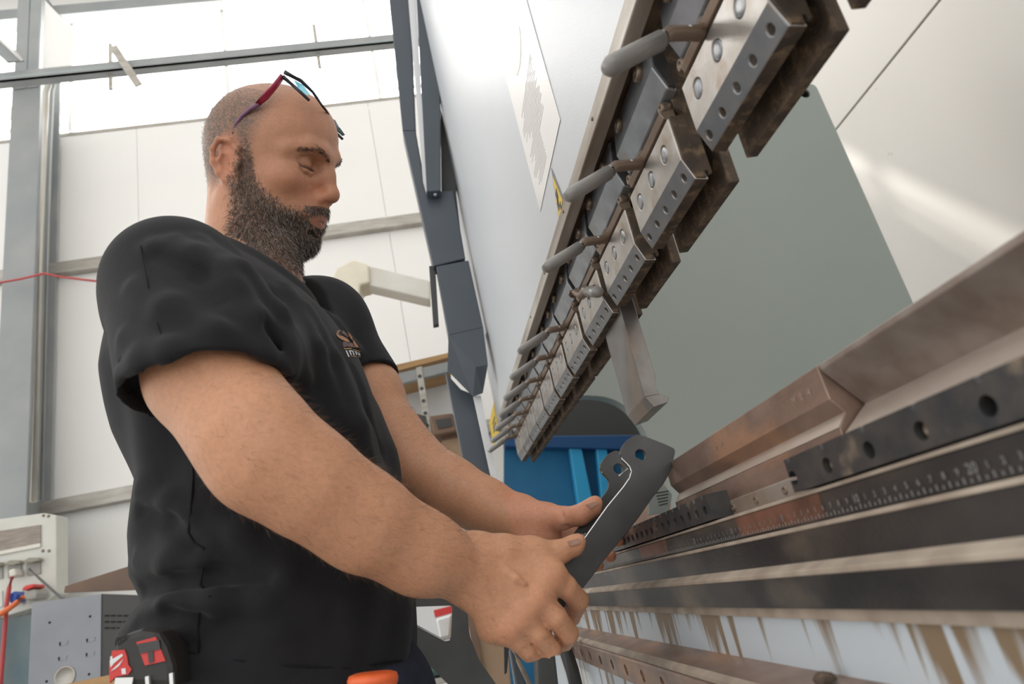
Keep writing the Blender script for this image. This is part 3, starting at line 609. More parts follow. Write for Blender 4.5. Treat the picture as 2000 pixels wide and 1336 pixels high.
# ---- left hand (palm towards the camera)
wl_=AL[-1][0]
pm=[yp(1112,1030,.985),yp(1106,1052,.975),yp(1096,1070,.965),yp(1082,1084,.955)]
for q,m_ in enumerate(pm): Fb.cap(wl_+(pm[q]-pm[1])*.35+np.array([.012,.006,0]),m_,.020,.0125,.02)
Fb.ell(yp(1062,1010,.930),np.eye(3),(.027,.019,.019),.022)                 # thenar
Fb.ell(yp(1050,1052,.935),np.eye(3),(.028,.014,.014),.02)
fin([yp(1060,1012,.93),yp(1098,1012,.915),yp(1134,1006,.900),yp(1156,991,.892),yp(1164,981,.889)],[.019,.0145,.0128,.0112,.0086],.01)
fin([pm[0],yp(1150,1040,1.00),yp(1190,1050,1.0),yp(1208,1056,.99)],[.0125,.0115,.0105,.009])
fin([pm[1],yp(1145,1064,.995),yp(1180,1080,.99),yp(1192,1086,.98)],[.0125,.0115,.0105,.009])
fin([pm[2],yp(1130,1084,.98),yp(1158,1098,.975),yp(1168,1104,.965)],[.012,.011,.01,.0088])
fin([pm[3],yp(1108,1098,.965),yp(1130,1110,.96),yp(1138,1115,.955)],[.0115,.01,.009,.008])
Fb.chain([yp(1045,1040,.905),yp(1075,1045,.903),yp(1110,1030,.903)],[.0015,.0022,.002],.006,'s')
Fb.chain([yp(1092,990,.905),yp(1100,1012,.897),yp(1098,1028,.897)],[.001,.0014,.001],.004,'s')
for g_ in (((1084,1176),(1100,1193),(1120,1214)),((1060,1219),(1078,1238),(1100,1262)),((1026,1236),(1042,1255),(1060,1284))):
    for yy in (.724,.733,.742,.751,.760): Fb.chain([yp(*p,yy+.006*i) for i,p in enumerate(g_)],[.0008,.0014,.0016],.003,'s')
vs,Q=BODY.mesh(); del BODY.V
vs=relax(vs,Q,1,.4); NB=vnormals(vs,Q); LH=hl(vs)
# ---- skin colouring by region
def sm(a,b,x): t=np.clip((x-a)/(b-a),0,1); return t*t*(3-2*t)
def vnoise(P,s,seed=0):
    r=np.random.default_rng(seed); o=np.zeros(len(P))
    for i in range(6):
        d=r.normal(size=3); d/=np.linalg.norm(d); o+=np.sin(P@d*s*(1+.7*i)+r.uniform(0,6.3))/(1+.5*i)
    return o/3
isH=(LH[:,2]>-.16)&(np.abs(LH[:,0])<.16)&(np.abs(LH[:,1])<.11)&(vs[:,2]>1.50)
f,l,u=LH[:,0],np.abs(LH[:,1]),LH[:,2]
def beard_mask(f,l,u):
    jagged=bn*.006
    top=np.interp(f,[-.01,.012,.024,.036,.055,.075,.09,.12],[-.028,.030,.028,-.012,-.030,-.040,-.044,-.044])+jagged
    side=sm(.004,.018,f+jagged-.42*np.clip(-u-.03,0,1))*sm(.003,-.006,u-top)
    mo=(f>.074)&(u<-.0285+.25*np.maximum(l-.012,0)*-1)&(u>-.0435)&(l<.034)
    lips=((u-(-.0505))/.0105)**2+(l/.027)**2<1
    neck=sm(-.15,-.11,u+jagged)
    cheek_clear=(f>.084)&(l<.0285)&(u>-.045)&(u<-.028)&~mo
    soul=(f>.095)&(l>.012)&(l<.024)&(u<-.062)&(u>-.072)
    return np.clip((side*neck+mo*1.0),0,1)*(~lips)*(~soul)
bn=rng.normal(size=len(vs))*.8+.5*vnoise(vs,300,9)
bm_=beard_mask(f,l,u)*isH
earm=sm(.070,.0775,l)*np.exp(-(((f+.007)/.024)**2+((u-.001)/.042)**2)**3)
hair=isH*np.clip(sm(.036,.004,f-.25*np.clip(u-.03,0,1)+.06*np.clip(.03-u,0,1))*sm(-.05,-.01,u+.35*np.clip(-.05-f,0,1))*(1-earm),0,1)
thin=np.where(u>.112,.45,1)*np.where(u>.095,.8,1)
n1=vnoise(vs,180,1); n2=vnoise(vs,900,2)
skin=np.array([.50,.245,.145]); arm=np.array([.60,.305,.178])
C=np.where(isH[:,None],skin,arm)*(1+.05*n1[:,None]+.03*n2[:,None])
red=isH*(np.exp(-(((f-.11)/.02)**2+((u+.01)/.018)**2))*.5+np.exp(-(((f-.065)/.03)**2+((u+.005)/.02)**2))*.25)+isH*earm*.5
C=C*(1-red[:,None])+C*np.array([1.08,.80,.76])*red[:,None]
lipm=isH*(f>.085)*np.exp(-(((u+.0515)/.0085)**2+(l/.022)**2)**2); C=C*(1-.7*lipm[:,None])+np.array([.36,.135,.105])*.7*lipm[:,None]
lash=isH*(f>.08)*np.exp(-((u-.0195-.02*np.abs(l-.032))/.0023)**2)*(np.abs(l-.033)<.0175); C=C*(1-.85*lash[:,None])+np.array([.035,.02,.015])*.85*lash[:,None]
C=C*(1-(.74*bm_)[:,None])+np.array([.065,.046,.036])*(.74*bm_)[:,None]
hf=(np.clip(.76+.22*bn,0,1)*hair*thin)[:,None]; C=C*(1-hf)+np.array([.115,.09,.075])*hf
# pinker palm and knuckles
pal=((vs[:,0]>.09)&(vs[:,1]>.88)); C[pal]=C[pal]*np.array([1.02,.90,.90])+np.array([.03,.02,.02])
for m_ in mcp: 
    w=np.exp(-(np.linalg.norm(vs-m_-np.array([0,-.012,0]),axis=1)/.011)**2)[:,None]*.4; C=C*(1-w)+C*np.array([1.02,.80,.76])*w
def skin_material():
    m=bpy.data.materials.new('tanned skin'); m.use_nodes=True; nt=m.node_tree; b=nt.nodes['Principled BSDF']; N=nt.nodes.new; Lk=nt.links.new
    a=N('ShaderNodeVertexColor'); a.layer_name='Col'; tc=N('ShaderNodeTexCoord')
    t=N('ShaderNodeTexNoise'); t.inputs['Scale'].default_value=260; t.inputs['Detail'].default_value=4; Lk(tc.outputs['Object'],t.inputs[0])
    r=N('ShaderNodeMapRange'); r.inputs[3].default_value=.84; r.inputs[4].default_value=1.14; Lk(t.outputs[0],r.inputs[0])
    x=N('ShaderNodeMix'); x.data_type='RGBA'; x.blend_type='MULTIPLY'; x.inputs[0].default_value=1; Lk(a.outputs[0],x.inputs[6]); Lk(r.outputs[0],x.inputs[7]); Lk(x.outputs[2],b.inputs['Base Color'])
    t2=N('ShaderNodeTexNoise'); t2.inputs['Scale'].default_value=520; t2.inputs['Detail'].default_value=3; Lk(tc.outputs['Object'],t2.inputs[0])
    bp=N('ShaderNodeBump'); bp.inputs['Strength'].default_value=.32; bp.inputs['Distance'].default_value=.0012; Lk(t2.outputs[0],bp.inputs['Height']); Lk(bp.outputs[0],b.inputs['Normal'])
    b.inputs['Roughness'].default_value=.46; b.inputs['Specular IOR Level'].default_value=.4
    b.inputs['Subsurface Weight'].default_value=.18; b.inputs['Subsurface Radius'].default_value=(1,.35,.2); b.inputs['Subsurface Scale'].default_value=.004
    return m
M['skin']=skin_material()
me=np_mesh('body',vs,Q); vcol(me,C)
man=empty('person',(-.2,.9,0),'man in black t-shirt and dark trousers, leaning over a steel bracket held in both hands','person')
def mp(o): o.parent=man; o.location=tuple(-np.array(man.location)) ; return o
body=mp(mesh_obj('body',me,'skin')); tag(body,'bald bearded head, neck, bare arms and hands')
# ---- hair strands: small tapered ribbons rooted on the skin
def strands(name,pos,dirs,lens,wid,cols,m,bend=None):
    n=len(pos); side=np.cross(dirs,rng.normal(size=(n,3))); side/=np.linalg.norm(side,axis=1)[:,None]+1e-9
    mid=pos+dirs*lens[:,None]*.55; tip=pos+dirs*lens[:,None]
    if bend is not None: mid=mid+bend*(lens*.12)[:,None]; tip=tip+bend*(lens*.42)[:,None]
    w=np.broadcast_to(wid,(n,))[:,None]
    V_=np.stack([pos-side*w,pos+side*w,mid+side*w*.8,mid-side*w*.8,tip+side*w*.25,tip-side*w*.25],1).reshape(-1,3)
    i=np.arange(n)[:,None]*6; Qs=np.concatenate([i+np.array([0,1,2,3]),i+np.array([3,2,4,5])]); me=np_mesh(name,V_,Qs); vcol(me,np.repeat(cols,6,0)); return mesh_obj(name,me,m)
def hair_mat(name,r):
    m=bpy.data.materials.new(name); m.use_nodes=True; nt=m.node_tree; b=nt.nodes['Principled BSDF']; a=nt.nodes.new('ShaderNodeVertexColor'); a.layer_name='Col'; nt.links.new(a.outputs[0],b.inputs['Base Color']); b.inputs['Roughness'].default_value=r; return m
M['hair']=hair_mat('hair',.45)
def pick(mask,n):
    p=mask/mask.sum(); return rng.choice(len(vs),n,p=p)
def jit(idx,a=.0012): return vs[idx]+rng.normal(size=(len(idx),3))*a*.6
HU,HF,HLv=HR[:,2],HR[:,0],HR[:,1]
def un(a): return a/(np.linalg.norm(a,axis=1)[:,None]+1e-9)
ix=pick(bm_*(.25+.75*sm(.0,-.03,u)),19000); P=jit(ix); d=un(NB[ix]*.75+(-HU*.75)+HF*.12+rng.normal(size=(len(ix),3))*.42)
uu=u[ix]; ln=(.003+.0062*sm(-.005,-.08,uu)*(1-.5*sm(.07,.1,f[ix])))*rng.uniform(.6,1.25,len(ix))
g=rng.uniform(0,1,len(ix)); greyp=.24+.22*np.exp(-((f[ix]-.085)/.02)**2)*(uu<-.07); gc=np.where((g<greyp)[:,None],np.array([.40,.36,.32]),np.array([.045,.030,.022])*rng.uniform(.6,1.6,(len(ix),1)))
mp(strands('beard',P,d,ln,.00021,gc,'hair',np.tile(-HU,(len(ix),1)))); 
ix=pick(hair*thin,9000); P=jit(ix); d=un(NB[ix]*.8-HU*.4-HF*.4+rng.normal(size=(len(ix),3))*.3)
mp(strands('stubble',P,d,rng.uniform(.001,.0022,len(ix)),.00014,np.tile(np.array([.09,.065,.05]),(len(ix),1))*rng.uniform(.6,2.2,(len(ix),1)),'hair'))
bw=isH*(f>.06)*np.exp(-((u-np.interp(l,[.008,.018,.035,.055],[.037,.0435,.0485,.040]))/.0030)**2)*(l>.009)*(l<.056)
ix=pick(bw,800); P=jit(ix,.0008); sgn=np.sign(LH[ix,1])[:,None]; d=un(NB[ix]*.28+sgn*HLv*.8-HF*.5+HU*.15+rng.normal(size=(len(ix),3))*.2)
mp(strands('eyebrow',P,d,rng.uniform(.004,.008,len(ix)),.0002,np.tile(np.array([.045,.03,.022]),(len(ix),1))*rng.uniform(.6,1.6,(len(ix),1)),'hair'))
armm=((~isH)&(vs[:,0]>-.20)&(vs[:,2]<1.36)).astype(float)*(1-sm(.03,.06,vs[:,0])*.75)*(1-.75*((vs[:,0]>.10)))
ix=pick(armm,8500); P=jit(ix); ad=un(np.array([[.8,.25,-.45]])); d=un(NB[ix]*.35+ad+rng.normal(size=(len(ix),3))*.45)
mp(strands('arm_hair',P,d,rng.uniform(.005,.013,len(ix)),.00007,np.tile(np.array([.16,.085,.045]),(len(ix),1)),'hair'))
# eyes seen in the lowered lids
for s_ in (-1,1):
    e_=LA(hw((.0797,.032*s_,.0245)),tuple(HF),[(.0005,-.0135),(.008,-.011),(.0128,-.004),(.0134,.001),(.0122,.006),(.009,.0102),(.0045,.0128),(.0003,.0136)],20); mp(ob('eye',e_,'white_plastic',None,True))
# nails
def nail(c,n_,t_,w,h):
    c=np.array(c); n_=_n(n_); t_=np.array(t_,float); t_=_n(t_-n_*(t_@n_)); s_=np.cross(n_,t_)
    b=bmesh.new(); g_=[[b.verts.new(tuple(c+s_*w*x+t_*h*y-n_*(.0028*x*x))) for x in (-1,-.5,0,.5,1)] for y in (-1,0,.7,1.05)]
    for r0,r1 in zip(g_,g_[1:]):
        for i in range(4): b.faces.new((r0[i],r0[i+1],r1[i+1],r1[i]))
    bmesh.ops.solidify(b,geom=b.faces[:],thickness=.0006); return b
D('nail',(.66,.42,.33),rough=.3)
vdir=lambda p:_n(CAMP-np.array(p))
from mathutils.bvhtree import BVHTree
def bvh_of(vs,Q): return BVHTree.FromPolygons([tuple(v) for v in vs.tolist()],Q.tolist())
BB=bvh_of(vs,Q)
def hit(bv,px,py,off=0):
    d=Vector(ray(px,py).tolist()); l_h,n_h,_,_=bv.ray_cast(Vector(CAMP.tolist()),d)
    if l_h is None: return None,None
    if n_h.dot(d)>0: n_h=-n_h
    return np.array(l_h)+np.array(n_h)*off,np.array(n_h)
for (px,py,qx,qy,w,h,up) in ((1119,1056,1131,1046,.0058,.0068,.75),(1155,983,1166,971,.0058,.0066,.75),(1054,1298,1060,1307,.0042,.005,.2)):
    p,n_=hit(BB,px,py)
    if p is None: continue
    t_=ony(qx,qy,p[1])-p; n_=_n(n_+np.array([0,0,up])); mp(ob('fingernail',nail(p+n_*.0006,n_,t_,w,h),'nail',None,True))
# ---- T-shirt
SH=Field((-.43,.54,.96),(.04,1.20,1.66),.0032)
YC=.885
zt=[.94,1.0,1.035,1.07,1.115,1.15,1.183,1.26,1.325,1.39,1.44,1.47,1.50,1.53,1.57]
xb=[-.345,-.347,-.345,-.352,-.350,-.338,-.347,-.342,-.360,-.370,-.366,-.355,-.335,-.312,-.29]
xf=[-.060,-.060,-.052,-.047,-.042,-.043,-.043,-.045,-.055,-.072,-.094,-.115,-.142,-.170,-.20]
bw_=[.172,.176,.176,.178,.178,.176,.175,.180,.188,.192,.182,.165,.135,.10,.05]
def torso(x,y,z):
    zz=z.ravel(); a=((np.interp(zz,zt,xf)-np.interp(zz,zt,xb))/2).astype(np.float32)[None,None,:]; c=((np.interp(zz,zt,xf)+np.interp(zz,zt,xb))/2).astype(np.float32)[None,None,:]; b=np.interp(zz,zt,bw_).astype(np.float32)[None,None,:]
    X_=(x-c)/a; Y_=(y-YC)/b; r=(np.abs(X_)**2.3+np.abs(Y_)**2.3)**(1/2.3); ang=np.arctan2(Y_,X_)
    d=(r-1)*np.minimum(a,b)*.95
    # slack cloth: gathered rolls at the lower back, soft vertical drape in front
    roll_=np.clip((1.20-z)/.1,0,1)*np.clip((z-1.03)/.04,0,1)*np.clip(-np.cos(ang)*.9+.35*np.clip(-np.sin(ang),0,1),0,1)
    d=d-.0105*roll_*np.sin((z-1.1)*2*math.pi/.062+1.3*np.sin(ang*2+.5)+.5)
    d=d-.0035*np.clip(np.cos(ang)+.4,0,1)*np.sin(ang*11+8*(z-1.2)+1.5*np.sin(z*21))*np.clip((1.42-z)/.2,0,1)
    d=d-.003*np.sin(ang*5-z*34+2*np.sin(ang*3))*np.clip((z-1.1)/.1,0,1)*np.clip((1.45-z)/.1,0,1)
    return np.maximum(d,1.010+.008*np.sin(ang*2)-z)
SH.add(torso,(-.40,.68,.985),(-.03,1.09,1.57),.02)
sR=AR[0][0]; sL=AL[0][0]
SH.cap((-.245,.86,1.495),sR+np.array([-.002,.02,.006]),.055,.058,.05); SH.cap((-.22,.93,1.49),sL+np.array([-.01,-.02,.016]),.06,.066,.05); SH.cap((-.17,.95,1.44),sL+np.array([.0,-.04,.0]),.06,.064,.05)
SH.cap((-.29,.88,1.40),sR+np.array([-.01,.03,-.03]),.055,.05,.05)
hR=yp(406,742,.622); dR=_n(hR-sR+np.array([.0,0,-.02])); hL=yp(704,762,1.06); dL=_n(hL-sL)
HN=_n([.06,-.12,-1]); hR=hR+np.array([0,0,-.006])
SH.cap(sR+np.array([-.002,0,.006]),hR+dR*.05+np.array([-.004,0,0]),.067,.0715,.03,'u',(hR,HN)); SH.cap(hR+np.array([.045,.015,.03]),(-.15,.735,1.36),.038,.04,.03,'u',(hR,HN)); SH.cap(yp(430,600,.64),yp(440,690,.625),.05,.05,.02,'u',(hR,HN))
SH.cap(sL,hL+dL*.05,.068,.069,.03,'u',(hL,dL))
def shirt_ridges(bv,sign,rows):
    for pts,r,off in rows:
        ps=[]
        for px,py in pts:
            p,n_=hit(bv,px,py)
            if p is not None: ps.append(p-n_*(off*.55 if off>0 else off))
        if len(ps)>1: SH.chain(ps,[r*.5]+[r*.9]*(len(ps)-2)+[r*.45],.015 if sign=='u' else .013,sign)
v0,q0=SH.mesh(); bv0=bvh_of(v0,q0)
shirt_ridges(bv0,'u',[([(300,480),(380,500),(450,560),(490,640)],.012,.0085),([(345,470),(440,530),(500,620),(520,700)],.010,.007),([(395,470),(470,525),(545,610),(600,740)],.010,.0075),
 ([(260,560),(330,600),(420,650),(500,690)],.012,.009),([(240,660),(330,690),(430,700),(505,708)],.010,.0075),([(235,740),(290,720),(330,700)],.012,.008),
 ([(600,600),(650,700),(700,830),(730,930)],.011,.0085),([(560,560),(620,680),(660,800)],.009,.007),([(640,610),(690,680),(730,760)],.009,.007),
 ([(275,960),(330,985),(375,1000)],.012,.009),([(270,1090),(330,1110),(400,1100),(480,1085)],.012,.0085),([(268,1195),(330,1180),(420,1165),(520,1170),(620,1195)],.013,.009),([(285,1240),(340,1225),(385,1235)],.012,.008),
 ([(420,1010),(470,1040),(500,1075)],.011,.008),([(440,1130),(560,1140),(680,1180)],.010,.008)])
shirt_ridges(bv0,'s',[([(310,500),(390,540),(430,590)],.006,-.003),([(275,1000),(330,1020),(380,1060)],.007,-.002),([(280,1150),(340,1140),(420,1130),(520,1130)],.008,-.002),([(270,1218),(330,1205),(390,1205)],.007,-.002),
 ([(520,640),(560,760),(600,860)],.007,-.002),([(690,720),(720,800),(745,880)],.006,-.002)])
# openings: sleeves and neck
SH.cap(hR-dR*.015+np.array([-.004,0,0]),hR+dR*.12+np.array([-.004,0,0]),.066,.068,.004,'s',(hR-HN*.02,-HN))
SH.cap(hL-dL*.03,hL+dL*.1,.060,.0645,.004,'s',(hL-dL*.02,-dL))
CC=np.array([-.197,.893,1.545]); c1=np.array([.052,0,-.040]); c2=np.array([0,.073,.004]); CN=_n(np.cross(c1,c2))
if CN[2]<0: CN=-CN
RING=[CC+c1*math.cos(t)+c2*math.sin(t)-CN*(.012*math.sin(t)**2) for t in np.linspace(0,2*math.pi,33)]
SH.chain(RING,[.010]*33,.03); SH.chain([p-CN*.02+(p-CC)*.10 for p in RING],[.014]*33,.03)
def neckhole(x,y,z):
    p=[x-CC[0],y-CC[1],z-CC[2]]; h=p[0]*CN[0]+p[1]*CN[1]+p[2]*CN[2]; a_=(p[0]*c1[0]+p[1]*c1[1]+p[2]*c1[2])/(c1@c1); b_=(p[0]*c2[0]+p[1]*c2[1]+p[2]*c2[2])/(c2@c2)
    r=np.sqrt(a_*a_+b_*b_); return np.maximum((r-.97)*.066,-h-.06)
SH.add(neckhole,CC-.12,CC+np.array([.12,.12,.14]),.008,'s')
SH.add(lambda x,y,z:np.maximum(np.sqrt((x-CC[0])**2+(y-CC[1])**2)-.105+0*z,-((x-CC[0])*CN[0]+(y-CC[1])*CN[1]+(z-CC[2])*CN[2])+.012),CC-.12,CC+np.array([.12,.12,.14]),.008,'s')
sv,sq=SH.mesh(); sv=relax(sv,sq,2,.5); SB=bvh_of(sv,sq)
D('cotton',(.0135,.0135,.0155),(.017,.017,.0195),scale=30,rough=.86,bump=.35,bscale=900,spec=.22)
D('cotton_rib',(.012,.012,.015),rough=.9,spec=.2); D('denim',(.035,.04,.065),(.025,.028,.045),scale=60,rough=.85,bump=.3,bscale=700,spec=.2)
_pb=M['cotton'].node_tree.nodes['Principled BSDF']; _pb.inputs['Sheen Weight'].default_value=.07; _pb.inputs['Sheen Roughness'].default_value=.5
sme=np_mesh('t_shirt',sv,sq); shirt=mp(mesh_obj('t_shirt',sme,'cotton')); tag(shirt,'black cotton short-sleeved t-shirt')
# collar rib around the neck
cb_=bmesh.new(); prev=None; first=None; NR=48
for k in range(NR+1):
    t=2*math.pi*(k%NR)/NR; di=Vector((c1*math.cos(t)+c2*math.sin(t)).tolist()).normalized(); p_=Vector((CC+c1*math.cos(t)*1.02+c2*math.sin(t)*1.02-CN*(.012*math.sin(t)**2)+CN*.004).tolist()); up_=Vector(CN.tolist())
    ring_=[cb_.verts.new(p_+di*(.0050*math.cos(s_)-.004*math.sin(s_))+up_*(.0095*math.sin(s_))) for s_ in np.linspace(0,2*math.pi,11)[:-1]] if k<NR else first
    if first is None: first=ring_
    if prev:
        for i in range(10): cb_.faces.new((prev[i],prev[(i+1)%10],ring_[(i+1)%10],ring_[i]))
    prev=ring_
col_=mp(ob('collar',cb_,'cotton_rib',None,True)); 
# seams: sleeve hem, side seam, bottom hem as thin stitched cords lying on the cloth
def on_shirt(path,r,name='seam',off=.0004):
    ps=[]
    for px,py in path:
        p,_=hit(SB,px,py,off)
        if p is not None: ps.append(tuple(p))
    if len(ps)>1: mp(ob(name,T(ps,r,6),'cotton_rib',None,True))
on_shirt([(374,870),(378,930),(372,1000),(368,1040),(380,1062),(398,1072),(396,1110),(392,1145),(410,1165),(388,1200),(386,1240),(388,1275)],.0012)
on_shirt([(250,770),(300,738),(360,725),(430,712),(500,705)],.0009,'hem_stitch')
on_shirt([(330,1262),(380,1276),(470,1290),(560,1300),(680,1305),(785,1290)],.0009,'hem_stitch')
on_shirt([(275,480),(290,560),(310,640),(335,700)],.0007)
# printed emblem on the left chest: brown coiled figure over a lettered band
emb=[]
def decal(name,pts,m,off=.0012):
    b=bmesh.new(); ps=[]
    for px,py in pts:
        p,_=hit(SB,px,py,off)
        if p is None: return
        ps.append(b.verts.new(tuple(p)))
    if len(ps)>2:
        b.faces.new(ps); bmesh.ops.triangulate(b,faces=b.faces[:]); mp(ob(name,b,m))
D('print_brown',(.34,.17,.08),(.18,.09,.05),scale=160,rough=.7); D('print_orange',(.55,.28,.14),(.36,.17,.08),scale=200,rough=.7); D('print_white',(.7,.7,.72),rough=.7); D('print_gold',(.62,.40,.10),rough=.7); D('print_purple',(.12,.07,.09),(.2,.11,.08),scale=180,rough=.7)
def dz(pts): return [(620+x/13.357,620+y/13.357) for x,y in pts]
decal('emblem',dz([(470,450),(490,370),(560,330),(640,335),(620,360),(560,380),(530,440),(560,480)]),'print_brown'); decal('emblem',dz([(640,335),(720,400),(800,510),(780,560),(700,500),(620,420)]),'print_purple')
decal('emblem',dz([(470,450),(560,480),(680,520),(790,580),(830,640),(780,660),(680,620),(590,580),(510,520)]),'print_orange')
decal('emblem',dz([(770,390),(830,430),(890,520),(900,600),(860,570),(800,480)]),'print_orange'); decal('emblem',dz([(650,640),(720,640),(830,650),(900,680),(980,800),(900,790),(740,770),(660,800),(640,700)]),'print_purple')
decal('emblem',dz([(900,560),(960,640),(1040,740),(1060,790),(980,780),(920,680)]),'print_orange')
decal('emblem_band',dz([(670,815),(860,815),(1020,850),(1100,890),(1110,905),(1010,870),(850,835),(680,835)]),'print_gold'); decal('emblem_band',dz([(840,1015),(980,1015),(1120,1030),(1120,1045),(980,1040),(850,1032)]),'print_orange')
for gl_ in ([(710,870),(745,870),(820,1035),(785,1045)],[(790,870),(830,870),(880,985),(850,995)],[(830,870),(880,870),(905,900),(850,900)],[(880,880),(905,880),(950,990),(920,995)],[(925,875),(1010,885),(1015,912),(935,902)],[(965,905),(990,905),(1020,985),(990,992)],[(1020,900),(1085,925),(1110,1000),(1085,1000),(1065,945),(1028,930)],[(1045,945),(1065,950),(1070,1000),(1045,1000)]):
    decal('lettering',dz(gl_),'print_white')
# ---- trousers, belt and shoes
TRF=Field((-.40,.66,.05),(0.0,1.12,1.03),.006)
hipc=(-.185,.885,.97)
TRF.ell(hipc,np.eye(3),(.150,.170,.12),.02)
for s_,fx in ((-1,-.02),(1,.02)):
    y_=YC+.09*s_; TRF.chain([(-.195,y_,.93),(-.185+fx*.3,y_+.01*s_,.52),(-.20+fx,y_+.015*s_,.12)],[.098,.072,.06],.03)
tv,tq=TRF.mesh(); tv=relax(tv,tq,2,.5); mp(mesh_obj('trousers',np_mesh('trousers',tv,tq),'denim'))
mp(ob('belt',LA((-.2,.885,.975),(0,0,1),[(.0,0),(.01,0)],8),'box_dark',None)) if 0 else None
D('shoe',(.02,.02,.02),rough=.5)
for s_,fx in ((-1,-.02),(1,.02)):
    SF=Field((-.32+fx,YC+.105*s_-.07,-.01),(.05+fx,YC+.105*s_+.07,.16),.006); c_=YC+.105*s_
    SF.cap((-.22+fx,c_,.04),(-.04+fx,c_,.036),.042,.036,.02); SF.cap((-.21+fx,c_,.05),(-.2+fx,c_,.12),.045,.055,.03)
    a_,b_=SF.mesh(); mp(mesh_obj('shoe',np_mesh('shoe',a_,b_),'shoe'))
# ---- glasses pushed up on the head
gs=empty('glasses',tuple(hw((.03,0,.14))),'red and dark wraparound glasses with blue mirrored lens pushed up on the head','glasses'); gc0=np.array(gs.location)
D('frame_red',(.42,.02,.06),(.30,.015,.05),scale=60,rough=.25,coat=.4); D('frame_mauve',(.20,.09,.16),rough=.3); D('frame_dark',(.03,.035,.05),rough=.25); D('lens_blue',(.16,.40,.48),rough=.08,metal=.8,coat=1)
def GP(p): return tuple(hw(p)-gc0)
def head_px(px,py,lat):            # point of a pixel on the head-local plane l = lat
    d=ray(px,py); n_=HR[:,1]; t=((HT+n_*lat-CAMP)@n_)/(d@n_); return CAMP+d*t
def side_pts(pts,lat): return [head_px(px,py,la) for (px,py),la in zip(pts,lat)]
near=side_pts([(456,262),(461,243),(473,226),(490,212),(505,203)],[-.080,-.080,-.080,-.080,-.079])
near2=side_pts([(503,204),(520,187),(537,168),(552,148)],[-.079,-.0785,-.077,-.073])
def mir(p): q=hl(np.array(p)[None])[0]; q[1]=-q[1]; return hw(q)
for sd in (0,1):
    tr_=(lambda p:p) if sd==0 else (lambda p:mir(p)-HR[:,2]*.020-HR[:,0]*.010)
    a=ob('temple_tip',T([tuple(tr_(p)-gc0) for p in near],[.0022,.0026,.0028,.003,.0034],10),'frame_mauve',gs,True)
    b=ob('temple',T([tuple(tr_(p)-gc0) for p in near2],[.0042,.0058,.005,.0045],10,.55),'frame_red',gs,True)
    tp=side_pts([(552,147),(575,163),(598,181),(620,203)],[-.071,-.069,-.066,-.060]); bt=side_pts([(556,141),(588,158),(611,180),(629,206)],[-.071,-.066,-.054,-.030])
    ob('brow_bar',T([tuple(tr_(p)-gc0) for p in bt],[.0034,.0026,.002,.0018],8),'frame_dark',gs,True)
    br2=side_pts([(553,150),(578,172),(604,196)],[-.0735,-.072,-.068]); ob('lower_rim',T([tuple(tr_(p)-gc0) for p in br2],[.003,.0024,.0022],8),'frame_dark',gs,True)
    lq=side_pts([(574,156),(592,166),(606,184),(599,186),(582,172)],[-.073,-.0725,-.071,-.072,-.073]); lb=bmesh.new(); lb.faces.new([lb.verts.new(tuple(tr_(p)-gc0)) for p in lq]); bmesh.ops.solidify(lb,geom=lb.faces[:],thickness=.0015); ob('lens',lb,'lens_blue',gs)
q1=side_pts([(629,206)],[-.030])[0]; ob('bridge',T([tuple(q1-gc0),tuple(head_px(641,222,0)-gc0),tuple(mir(q1)-HR[:,2]*.020-HR[:,0]*.010-gc0)],[.0018,.0016,.0018],8),'frame_dark',gs,True)
# ---- tape measure on the hip
tm=empty('tape_measure',tuple(yp(285,1290,.70)),'red and black tape measure clipped to the trouser waist','tape measure'); t0=np.array(tm.location)
def TMo(pts,y): return [tuple(yp(x,yy,y)-t0) for x,yy in pts]
D('rubber',(.03,.028,.026),rough=.55)
def pr(pts,y0,dy): return prism(bmesh.new(),TMo(pts,y0),(0,dy,0))
ob('case',pr([(216,1340),(212,1300),(219,1262),(240,1238),(275,1228),(312,1232),(328,1262),(340,1300),(342,1345)],.672,.055),'rubber',tm,bevel=.006)
fc=ob('face',pr([(213,1300),(219,1271),(243,1269),(248,1283),(250,1298),(257,1308),(250,1318),(225,1322),(214,1334)],.6705,.003),'red',tm)
ob('frame',pr([(266,1254),(304,1244),(323,1291),(283,1300)],.6705,.004),'red',tm); ob('slider',pr([(268,1258),(310,1250),(313,1268),(273,1277)],.6690,.004),'box_dark',tm); ob('slider_stem',pr([(288,1275),(299,1272),(300,1293),(291,1296)],.6694,.004),'box_dark',tm)
ob('logo',pr([(214,1290),(238,1277),(240,1281),(222,1296),(216,1304)],.6698,.0006),'white_plastic',fc); ob('logo',pr([(216,1311),(231,1297),(241,1287),(233,1300),(224,1307)],.6698,.0006),'white_plastic',fc)
ob('lettering',pr([(215,1283),(219,1281),(220,1292),(216,1294)],.6697,.0006),'white_plastic',fc); ob('size_mark',pr([(237,1306),(245,1305),(246,1316),(238,1317)],.6698,.0006),'white_plastic',fc)
ob('label_plate',pr([(225,1324),(260,1323),(256,1345),(222,1345)],.6700,.002),'alu',tm)
for x in (283,330): ob('belt_clip',pr([(x,1322+(283-x)*.13),(x+7,1320+(283-x)*.13),(x+9,1350),(x+2,1350)],.668,.004),'alu',tm)
for i in range(5): ob('grip_rib',T([tuple(yp(224+5*i,1262-i*3,.6715)-t0),tuple(yp(229+4.5*i,1244-i*1.5,.6715)-t0)],.0008,6),'box_dark',tm)
